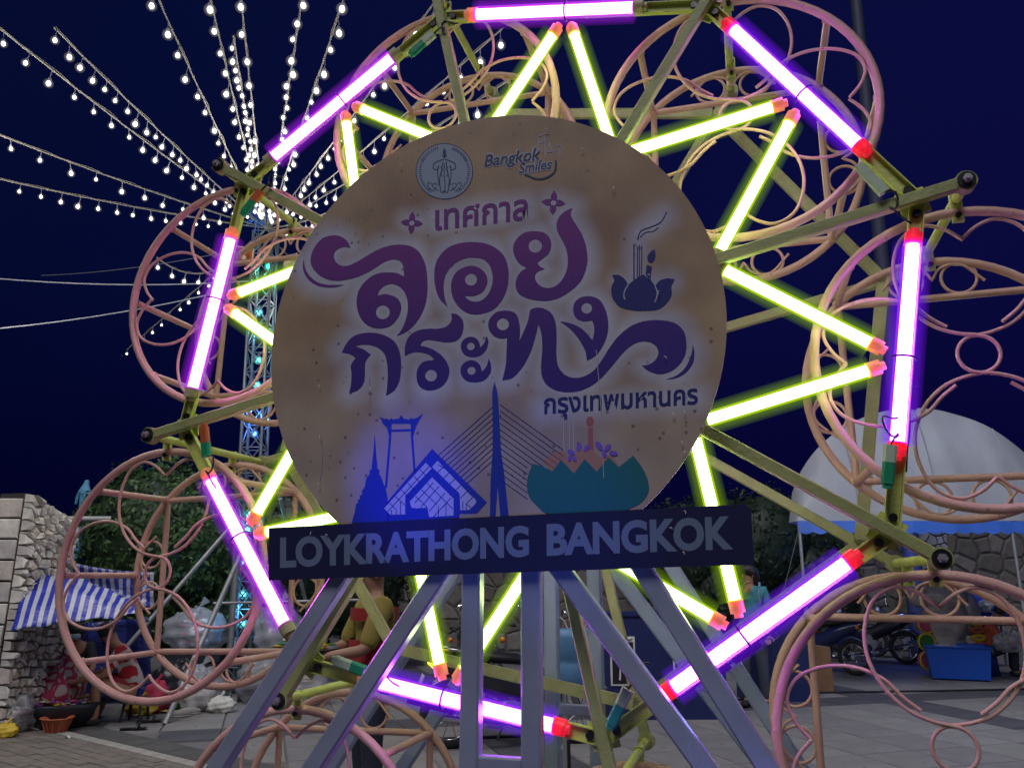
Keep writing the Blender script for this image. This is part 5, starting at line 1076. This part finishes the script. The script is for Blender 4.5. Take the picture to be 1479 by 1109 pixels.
# seated man in orange
ob_ = gd(1440, 985); person('man in an orange shirt sitting behind the blue plastic box', (atY(1428, 950, 13.4).x, 13.5, 0), math.radians(65), sit(.30, .45, .12), cl('orange_shirt', (.50, .10, .05)), dk_, 0, cl('shoe', (.03, .03, .03)))
st_ = thing('stool', 'plastic stool under the man in the orange shirt', 'stool', (atY(1428, 950, 13.4).x, 13.5, 0)); MB().lathe([(0, .30), (.16, .30), (.17, .28), (.19, 0), (.17, 0), (.15, .27), (0, .27)], n=18).build('seat', cl('blue_plastic', (.02, .08, .3)), st_)
# ================================================================== MARKET BITS, LEFT
basin = thing('flower_basin', 'wide black basin heaped with small white, yellow and green flowers', 'basin', (atY(88, 1040, 9.0).x, 9.0, 0))
MB().lathe([(0, 0), (.34, 0), (.40, .14), (.43, .24), (.415, .25), (.38, .21), (0, .19)], n=36).build('basin', M['black'], basin)
for n_ in ('white', 'yellow', 'green', 'pink', 'purple'):
    b = MB()
    for k in range(34): a, r_ = random.uniform(0, 6.28), .36*math.sqrt(random.random()); blossom(b, (r_*math.cos(a), r_*math.sin(a), .22+random.uniform(0, .06)), .028, 0)
    tag(b.build(n_+'_flowers', fcol[n_], basin), kind='stuff')
Mterra = mat('orange_plastic_bowl', (.50, .13, .06), .45, 0, .1, 8, .1)
for lab, x, y, r_ in (('orange plastic bowl nearest the camera on the paving, left', 72, 1061, .145), ('orange plastic bowl just behind the nearer one, beside the basin', 51, 1046, .14)):
    p = gd(x, y); bw2 = thing('plastic_bowl', lab, 'bowl', (p.x, p.y+.1, 0), 0, 'orange plastic bowls'); MB().lathe([(0, .005), (r_*.55, .0), (r_*.6, .01), (r_*.92, .13), (r_*1.1, .145), (r_*1.08, .152), (r_*.88, .14), (r_*.55, .02), (0, .015)], n=28).build('bowl', Mterra, bw2)
    b = MB()
    for k in range(14): a = 2*PI*k/14; b.bar((r_*.66*math.cos(a), r_*.66*math.sin(a), .02), (r_*.94*math.cos(a), r_*.94*math.sin(a), .125), .012, .008)
    tag(b.build('rib', Mterra, bw2), kind='stuff')
def bag(lab, c, r, sc, m, seed, cat='bag', name='plastic_bag', fill=None, group=None):
    r_ = np.random.default_rng(seed); t_ = thing(name, lab, cat, c, 0, group); n, k = 26, 20; vs = []; ph = r_.uniform(0, 6, 8)
    for i in range(k+1):
        a = PI*i/k
        for j in range(n):
            b = 2*PI*j/n; w = 1+.10*math.sin(3*b+ph[0]+2*a)+.08*math.sin(7*b+ph[1]-4*a)+.06*math.sin(5*a*2+ph[2]+b*2)+.05*math.sin(13*b+ph[3]+9*a)+r_.uniform(-.025, .025)
            z = math.cos(a)*sc[2]*w; z = max(z, -.85*sc[2]); vs.append((r*sc[0]*w*math.sin(a)*math.cos(b), r*sc[1]*w*math.sin(a)*math.sin(b), r*(z+.85*sc[2])))
    MB().add(vs, [(i*n+j, (i+1)*n+j, (i+1)*n+(j+1) % n, i*n+(j+1) % n) for i in range(k) for j in range(n)], True).build('bag', m, t_)
    zt = r*1.82*sc[2]; MB().tube([(0, 0, zt), (.01, 0, zt+.04*r/.2), (.05*r/.2, .02, zt+.09*r/.2)], .02, 6, rad=[.03*r/.2, .012, .035*r/.2]).build('knot', m, t_)
    if fill:
        for n_ in fill:
            b = MB()
            for q in range(12): d = r_.normal(size=3); d /= np.linalg.norm(d); rr = .6*r; blossom(b, (d[0]*rr*sc[0], d[1]*rr*sc[1], r*.85*sc[2]+d[2]*rr*sc[2]), r*.16, 0)
            tag(b.build(n_+'_contents', fcol[n_], t_), kind='stuff')
clear = film('clear_plastic_film', (.55, .57, .62), .42); milky = film('milky_plastic_film', (.55, .55, .55), .7); dkbag = mat('black_bag', (.03, .03, .04), .3, 0, .1, 6, .5, bscale=12); patt = patmat('floral_cloth', (.45, .38, .38), (.40, .04, .10), 9)
bl_ = [('clear bag of pale goods at the far left edge', 12, 1045, 8.6, .27, (1, .8, .8), clear, ('white', 'pink')), ('dull bag standing behind the far left one', 30, 1010, 9.1, .30, (1, .9, 1.0), milky, None), ('bundle of floral printed cloth between the bowls and the basin', 80, 1020, 9.0, .27, (.9, .8, 1.45), patt, None),
       ('clear bag of yellow and green flowers on the slabs beside the platform', 290, 985, 10.2, .27, (1, .8, .9), clear, ('yellow', 'green')), ('white plastic bag lying in front of the mast platform', 285, 1020, 9.9, .22, (1.1, .8, .8), milky, ('white',)), ('large clear bag resting high behind the lower left gondola', 285, 912, 11.6, .36, (1.2, .8, .8), clear, ('pink', 'white')),
       ('big crumpled clear bag beside the magenta tube end', 402, 912, 10.8, .36, (.9, .8, .9), clear, None), ('clear bag with dark goods right of the mast', 385, 960, 10.6, .35, (1, .8, .9), clear, ('purple', 'green')), ('clear bag with pale goods right of the platform', 430, 965, 10.3, .33, (1, .8, .9), clear, ('white', 'yellow')), ('red crumpled bag between the vendor and the flower bag', 228, 985, 9.8, .17, (.8, .8, 1.1), cl('red_bag', (.4, .03, .08)), None),
       ('dark bag behind the red crumpled bag', 262, 970, 10.5, .30, (1, .8, .9), dkbag, None)]
for i, (lab, x, y, yy, r_, sc2, m_, fl) in enumerate(bl_):
    c = atY(x, y, yy); z = 0 if y > 940 else c.z-r_*.85*sc2[2]
    bag(lab, (c.x, c.y, max(0, z)), r_, sc2, m_, 20+i, fill=fl, group='plastic bags of goods around the mast')
more = [('small pink bag in front of the white stone wall', 22, 1000, 9.3, .13, 'pink'), ('green bundle of leaves beside the guy pole foot', 262, 1012, 10.0, .12, 'green'), ('yellow bag of flowers right of the vendor in red', 205, 1008, 9.6, .13, 'yellow'), ('little violet bundle behind the pale shoes', 300, 1008, 10.2, .11, 'purple'),
        ('white crumpled bag between the shoes and the platform', 318, 1022, 9.8, .12, 'white'), ('pink bundle lying behind the yellow flower bag', 235, 1000, 10.0, .12, 'pink'), ('white parcel low against the dark tarpaulin', 60, 985, 9.9, .15, 'white'), ('yellow bundle by the left edge of the paving', 8, 1062, 8.3, .09, 'yellow')]
for i, (lab, x, y, yy, r_, c) in enumerate(more):
    q = atY(x, y, yy); bag(lab, (q.x, yy, 0), r_, (1.3, .9, .8), fcol[c], 120+i, 'bundle', 'wrapped_bundle', group='small bundles of goods on the ground')
# crate the two high bags rest on
for lab, x, yy, w_, h_ in (('dark crate under the large clear bag behind the gondola', 285, 11.7, .9, None), ('dark crate under the crumpled clear bag by the tube end', 405, 10.9, .8, None)):
    z = atY(x, 912, yy).z-.36*.85*.85; z = max(z, .3); cr_ = thing('crate', lab, 'crate', (atY(x, 912, yy).x, yy, 0), 0, 'dark crates holding bags')
    for k in range(4): MB().box((0, -.3, z*(k+.5)/4), (w_, .02, z/4-.02)).build('slat', dkbag, cr_)
    MB().box((0, 0, z/2), (w_-.03, .56, z-.01)).build('box', M['black'], cr_)
# metal clip lamp shapes and small litter
sd_ = gd(190, 1057); 
for lab, x, y, a in (('black sandal worn flat on the slabs, the nearer one', 192, 1055, .2), ('black sandal lying behind the nearer one', 215, 1044, .3)):
    p = gd(x, y); t_ = thing('sandal', lab, 'sandal', (p.x, p.y, .009), a, 'black sandals'); MB().poly([spline([(-.14, 0), (-.10, .042), (0, .036), (.10, .05), (.145, .01), (.11, -.042), (0, -.036), (-.10, -.04)], 4, True)], lambda a_, b2: Vector((a_, b2, .02))).box((0, 0, .008), (.24, .065, .016)).build('sole', M['black'], t_)
    MB().tube([(.04, -.045, .015), (.05, -.03, .06), (.05, .03, .06), (.04, .045, .015)], .014, 6).build('strap', M['black'], t_)
scrap = mat('white_paper_scrap', (.6, .6, .58), .7); yscrap = mat('yellow_leaf_scrap', (.4, .32, .08), .7); 
for i, (x, y, s_, m_, lab) in enumerate([(50, 1055, .09, scrap, 'white paper scrap beside the nearer orange bowl'), (98, 1068, .035, scrap, 'small white paper scrap alone on the brick paving'), (25, 1055, .10, yscrap, 'yellowish leaf strip on the paving at the left'), (240, 1030, .11, yscrap, 'yellow-green wrapper pile end on the slabs'), (222, 1028, .10, scrap, 'white wrapper lying right of the vendor'), (198, 1036, .07, yscrap, 'small yellow wrapper near the black sandals'), (256, 1024, .10, scrap, 'pale crumpled wrapper at the foot of the guy pole')]):
    p = gd(x, y); b = MB(); r_ = random.Random(i); P = [Vector((s_*r_.uniform(.6, 1.1)*math.cos(a), s_*.7*r_.uniform(.6, 1.1)*math.sin(a), r_.uniform(.005, .03))) for a in np.linspace(0, 2*PI, 8)[:-1]]+[Vector((0, 0, .035))]
    b.add(P+[v-Vector((0, 0, .004)) for v in P], [(k, (k+1) % 7, 7) for k in range(7)]+[(8+(k+1) % 7, 8+k, 15) for k in range(7)]); tag(b.build('wrapper', m_, None, None, (p.x, p.y, .008)), lab, 'wrapper')
sh = [('pale shoe lying at the foot of the guy pole', 258, 1036), ('second pale shoe, right of the first', 273, 1032)]
for lab, x, y in sh:
    p = gd(x, y); t_ = thing('shoe', lab, 'shoe', (p.x, p.y, .007), .4, 'pale shoes by the guy pole'); MB().ball((0, 0, .035), .13, 12, 8, sc=(1, .38, .32)).build('upper', cl('pale_shoe', (.4, .38, .36)), t_); MB().ball((0, 0, .012), .135, 12, 6, sc=(1, .38, .09)).build('sole', scrap, t_)
fn = thing('clip_fan', 'silver metal clip lamp leaning beside the vendor', 'lamp', tuple(gd(222, 1010))); Ms = M['galv']
MB().box((-.08, 0, .42), (.22, .03, .16), Matrix.Rotation(-.5, 3, 'Y')).build('panel', Ms, fn); MB().cyl((0, 0, 0), (.05, 0, .50), .015, 8).build('stem', Ms, fn); MB().box((.08, 0, .08), (.26, .15, .12), Matrix.Rotation(.3, 3, 'Y')).build('base', Ms, fn)
# statue
q = atY(118, 742, 13); stt = thing('statue', 'small pale blue statue standing on a column against the sky', 'statue', (q.x, q.y, q.z))
skinned('figure', [(0, 0, .02), (0, 0, .25), (0.01, 0, .40), (.02, 0, .50), (.02, 0, .56), (-.10, 0, .30), (-.12, 0, .15), (.11, 0, .30), (.10, 0, .14)], [(0, 1), (1, 2), (2, 3), (3, 4), (2, 5), (5, 6), (2, 7), (7, 8)], [.06, .065, .085, .035, .05, .03, .02, .03, .02], cyan, stt)
MB().cyl((0, 0, -q.z), (0, 0, .0), .07, 12, .05).build('column', cyan, stt)
# ================================================================== RIGHT / CENTRE BITS
bxm = mat('blue_box_plastic', (.015, .10, .55), .35, 0, .06, 3, .1); p = gd(1395, 985); bx = thing('storage_box', 'large bright blue plastic storage box with a metal handle', 'box', (p.x+.10, p.y+.35, 0), math.radians(-22))
def frustum(b, w0, d0, w1, d1, z0, z1):
    v = [(-w0/2, -d0/2, z0), (w0/2, -d0/2, z0), (w0/2, d0/2, z0), (-w0/2, d0/2, z0), (-w1/2, -d1/2, z1), (w1/2, -d1/2, z1), (w1/2, d1/2, z1), (-w1/2, d1/2, z1)]; b.add(v, [(0, 1, 5, 4), (1, 2, 6, 5), (2, 3, 7, 6), (3, 0, 4, 7), (0, 3, 2, 1)])
b = MB(); frustum(b, .78, .52, .88, .60, .03, .50); v = [(x*.97, y*.97, z) for x, y, z in [(-.44, -.30, .495), (.44, -.30, .495), (.44, .30, .495), (-.44, .30, .495), (-.38, -.25, .06), (.38, -.25, .06), (.38, .25, .06), (-.38, .25, .06)]]; b.add(v, [(0, 1, 5, 4), (1, 2, 6, 5), (2, 3, 7, 6), (3, 0, 4, 7), (4, 5, 6, 7)]); b.build('box', bxm, bx)
MB().tube([(-.455, -.315, .50), (.455, -.315, .50), (.455, .315, .50), (-.455, .315, .50)], .018, 6, True).build('rim', bxm, bx)
MB().tube([(.47, -.14, .46), (.49, -.13, .40), (.49, .13, .40), (.47, .14, .46)], .009, 6).build('handle', Mchr, bx)
for x_, y_ in ((-.3, -.2), (.3, -.2), (.3, .2), (-.3, .2)): MB().cyl((x_, y_, 0), (x_, y_, .035), .03, 8).build('foot', bxm, bx)
# wrapped bundle of inflatable toys
tb_ = gd(1370, 965); wrp = thing('wrapped_bundle', 'tall bundle of colourful toys wrapped in clear plastic beside the blue box', 'bundle', (gx(1366, 13.5), 13.5, 0))
wm = film('bundle_film', (.55, .50, .45), .72, .18)
for i, (x, y, z, rx, rz2) in enumerate([(-.05, 0, .35, .36, .36), (-.0, 0, .85, .34, .42), (.02, 0, 1.22, .36, .26), (.42, 0, .95, .16, .34), (-.4, .02, 1.22, .16, .16)]):
    vs = []; n, k = 24, 18
    for a_ in range(k+1):
        a = PI*a_/k
        for j in range(n):
            bb = 2*PI*j/n; w = 1+.04*math.sin(22*a+i)+.05*math.sin(5*bb+i*2+3*a)+random.uniform(-.015, .015); vs.append((x+rx*w*math.sin(a)*math.cos(bb), y+rx*.8*w*math.sin(a)*math.sin(bb), max(0, z+rz2*w*math.cos(a))))
    MB().add(vs, [(i_*n+j, (i_+1)*n+j, (i_+1)*n+(j+1) % n, i_*n+(j+1) % n) for i_ in range(k) for j in range(n)], True).build('wrapped_toy', wm, wrp)
for x, y, z, r_, m_ in ((-.42, -.10, .52, .13, fcol['green']), (-.42, -.10, .24, .14, fcol['pink']), (-.36, -.05, .80, .14, fcol['pink'])):
    d = MB().cyl((x, y-.05, z), (x, y+.05, z), r_, 20); d.build('toy_disc', m_, wrp); MB().tube([(x+r_*math.cos(a), y-.05, z+r_*math.sin(a)) for a in np.linspace(0, 2*PI, 21)[:-1]], .018, 6, True).build('disc_rim', fcol['yellow'], wrp)
for k in range(5): MB().tube([(.42+.10*math.cos(a), -.16, .35+k*.12+.035*math.sin(a)) for a in np.linspace(0, 2*PI, 14)[:-1]], .03, 6, True).build('toy_ring', [fcol['yellow'], Mterra][k % 2], wrp)
blt = cl('blue_sheet', (.02, .05, .40)); bag('crumpled bright blue plastic sheet heaped behind the wrapped bundle', (atY(1400, 900, 14.6).x, 14.6, .75), .42, (1.5, .8, .65), blt, 77, 'sheet', 'plastic_sheet')
tbl = thing('table', 'dark folding table under the blue plastic sheet', 'table', (atY(1400, 900, 14.6).x, 14.6, 0)); MB().box((0, 0, .735), (1.5, .6, .03)).build('top', dkbag, tbl)
for x_, y_ in ((-.7, -.25), (.7, -.25), (.7, .25), (-.7, .25)): MB().cyl((x_, y_, 0), (x_, y_, .72), .02, 8).build('leg', pole_m, tbl)
for i, (x, y) in enumerate(((1362, 862), (1428, 873), (1455, 930))):
    c = atY(x, y, 13.9 if i < 2 else 13.1); z_ = c.z-.12
    bag(['clear blue-tinted bag on top of the wrapped bundle', 'white carrier bag with upright handles on the folding table', 'clear bag held in front of the man in orange'][i], (c.x, c.y, max(.0, z_)), [.26, .15, .2][i], (1, .8, .8), [film('blue_tint_film', (.25, .45, .75), .6), milky, clear][i], 60+i)
# noticeboard cabinet
c = Vector((gx(945, 9.3), 0, 0)); cb_ = thing('cabinet', 'dark blue cabinet with two white-framed black posters behind the stand legs', 'cabinet', (c.x+.05, 9.3, 0)); Mdb = mat('dark_blue_cabinet', (.012, .02, .10), .5)
MB().box((0, .3, .55), (1.45, .6, 1.1)).build('body', Mdb, cb_); MB().box((0, .3, 1.115), (1.5, .64, .03)).build('top', Mdb, cb_)
for x in (-.42, .28):
    f_ = MB().box((x, -.008, .62), (.28, .014, .52)).build('poster', scrap, cb_); MB().box((x, -.0165, .60), (.24, .004, .44)).build('print', M['black'], f_)
    b = MB(); b.tube([(x-.10+.2*k/9, -.021, .86+.012*math.sin(k*2.2)) for k in range(10)], .012, 5); b.ball((x, -.018, .70), .035, 8, 6, sc=(1, .1, 1.1)); b.ball((x, -.018, .60), .07, 8, 6, sc=(.6, .05, 1.1)); b.tube([(x-.03, -.02, .54), (x-.04, -.02, .42)], .012, 5); b.tube([(x+.03, -.02, .54), (x+.04, -.02, .42)], .012, 5); b.build('figure_print', scrap, f_)
# dark signboard/banner right of the woman (white marks)
c = Vector((gx(1122, 10.6), 0, 0)); sb_ = thing('box_stack', 'dark navy box with faint pale marks behind the lower right tube', 'box', (c.x, 10.6, 0), .1); MB().box((0, .25, .52), (.8, .5, 1.04)).build('box', Mdb, sb_)
for (x, z) in ((-.05, .80), (.02, .55), (-.02, .32)): MB().tube([(x-.06, -.004, z), (x, -.004, z+.06), (x+.06, -.004, z), (x, -.004, z-.05)], .007, 5, True).build('pale_mark', Mtext, sb_)
c = Vector((gx(1172, 11.4), 0, 0)); crt = thing('cardboard_box', 'brown cardboard box beside the navy box', 'box', (c.x, 11.4, 0), .2); MB().box((0, .2, .3), (.5, .4, .6)).build('box', mat('cardboard', (.22, .12, .06), .8), crt); MB().box((0, -.003, .3), (.06, .004, .59)).build('tape', mat('tape', (.3, .22, .12), .3), crt)
# blue water cooler between the back posts
c = atY(835, 985, 6.2); wc = thing('water_cooler', 'pale blue drum on a grey frame seen between the rear posts', 'drum', (c.x, 6.2, 0)); Mlb = mat('pale_blue_drum', (.10, .24, .42), .4)
z0 = atY(835, 988, 6.2).z; z1 = atY(835, 908, 6.2).z
MB().lathe([(0, z0), (.15, z0), (.17, z0+.03), (.17, z0+.15), (.155, z0+.17), (.17, z0+.19), (.17, z1-.05), (.15, z1), (0, z1)], n=24).build('drum', Mlb, wc)
for a in range(4): q_ = PI/4+a*PI/2; MB().cyl((.14*math.cos(q_), .14*math.sin(q_), 0), (.14*math.cos(q_), .14*math.sin(q_), z0), .015, 8).build('leg', pole_m, wc)
for k in range(7): q_ = k*.9; MB().tube([(.08*math.cos(q_), .08*math.sin(q_), z1), (.11*math.cos(q_), .11*math.sin(q_), z1+.06), (.15*math.cos(q_), .13*math.sin(q_), z1+.09)], .006, 5).build('stick', fcol['pink'] if k % 2 else scrap, wc)
# cables on the ground
cp = [gd(640, 1070), gd(840, 1062), gd(985, 1024), gd(1086, 1010), gd(1186, 1002), gd(1330, 1000), gd(1520, 996)]
tag(MB().tube([Vector((p.x, p.y, .022)) for p in cp], .014, 6).build('ground_cable', M['darkcable'], None, None), 'long black cable lying across the slabs toward the right edge', 'cable')
cp = [Vector((atY(820, 1000, 5.2).x, 5.2, .55)), Vector((atY(822, 1080, 5.2).x, 5.2, .25)), Vector((atY(850, 1120, 5.2).x, 5.2, .02)), Vector((atY(930, 1120, 5.2).x, 5.4, .02))]
tag(MB().tube(cp, .012, 6).build('hanging_cable', M['darkcable'], None, None), 'black cable drooping to the ground between the rear posts', 'cable')
# thin guy line of the tent
tag(MB().cyl(atY(1155, 760, TY), gd(1098, 990), .004, 5).build('guy_line', M['wire'], None, None), 'thin guy line slanting from the left corner of the tent', 'rope')
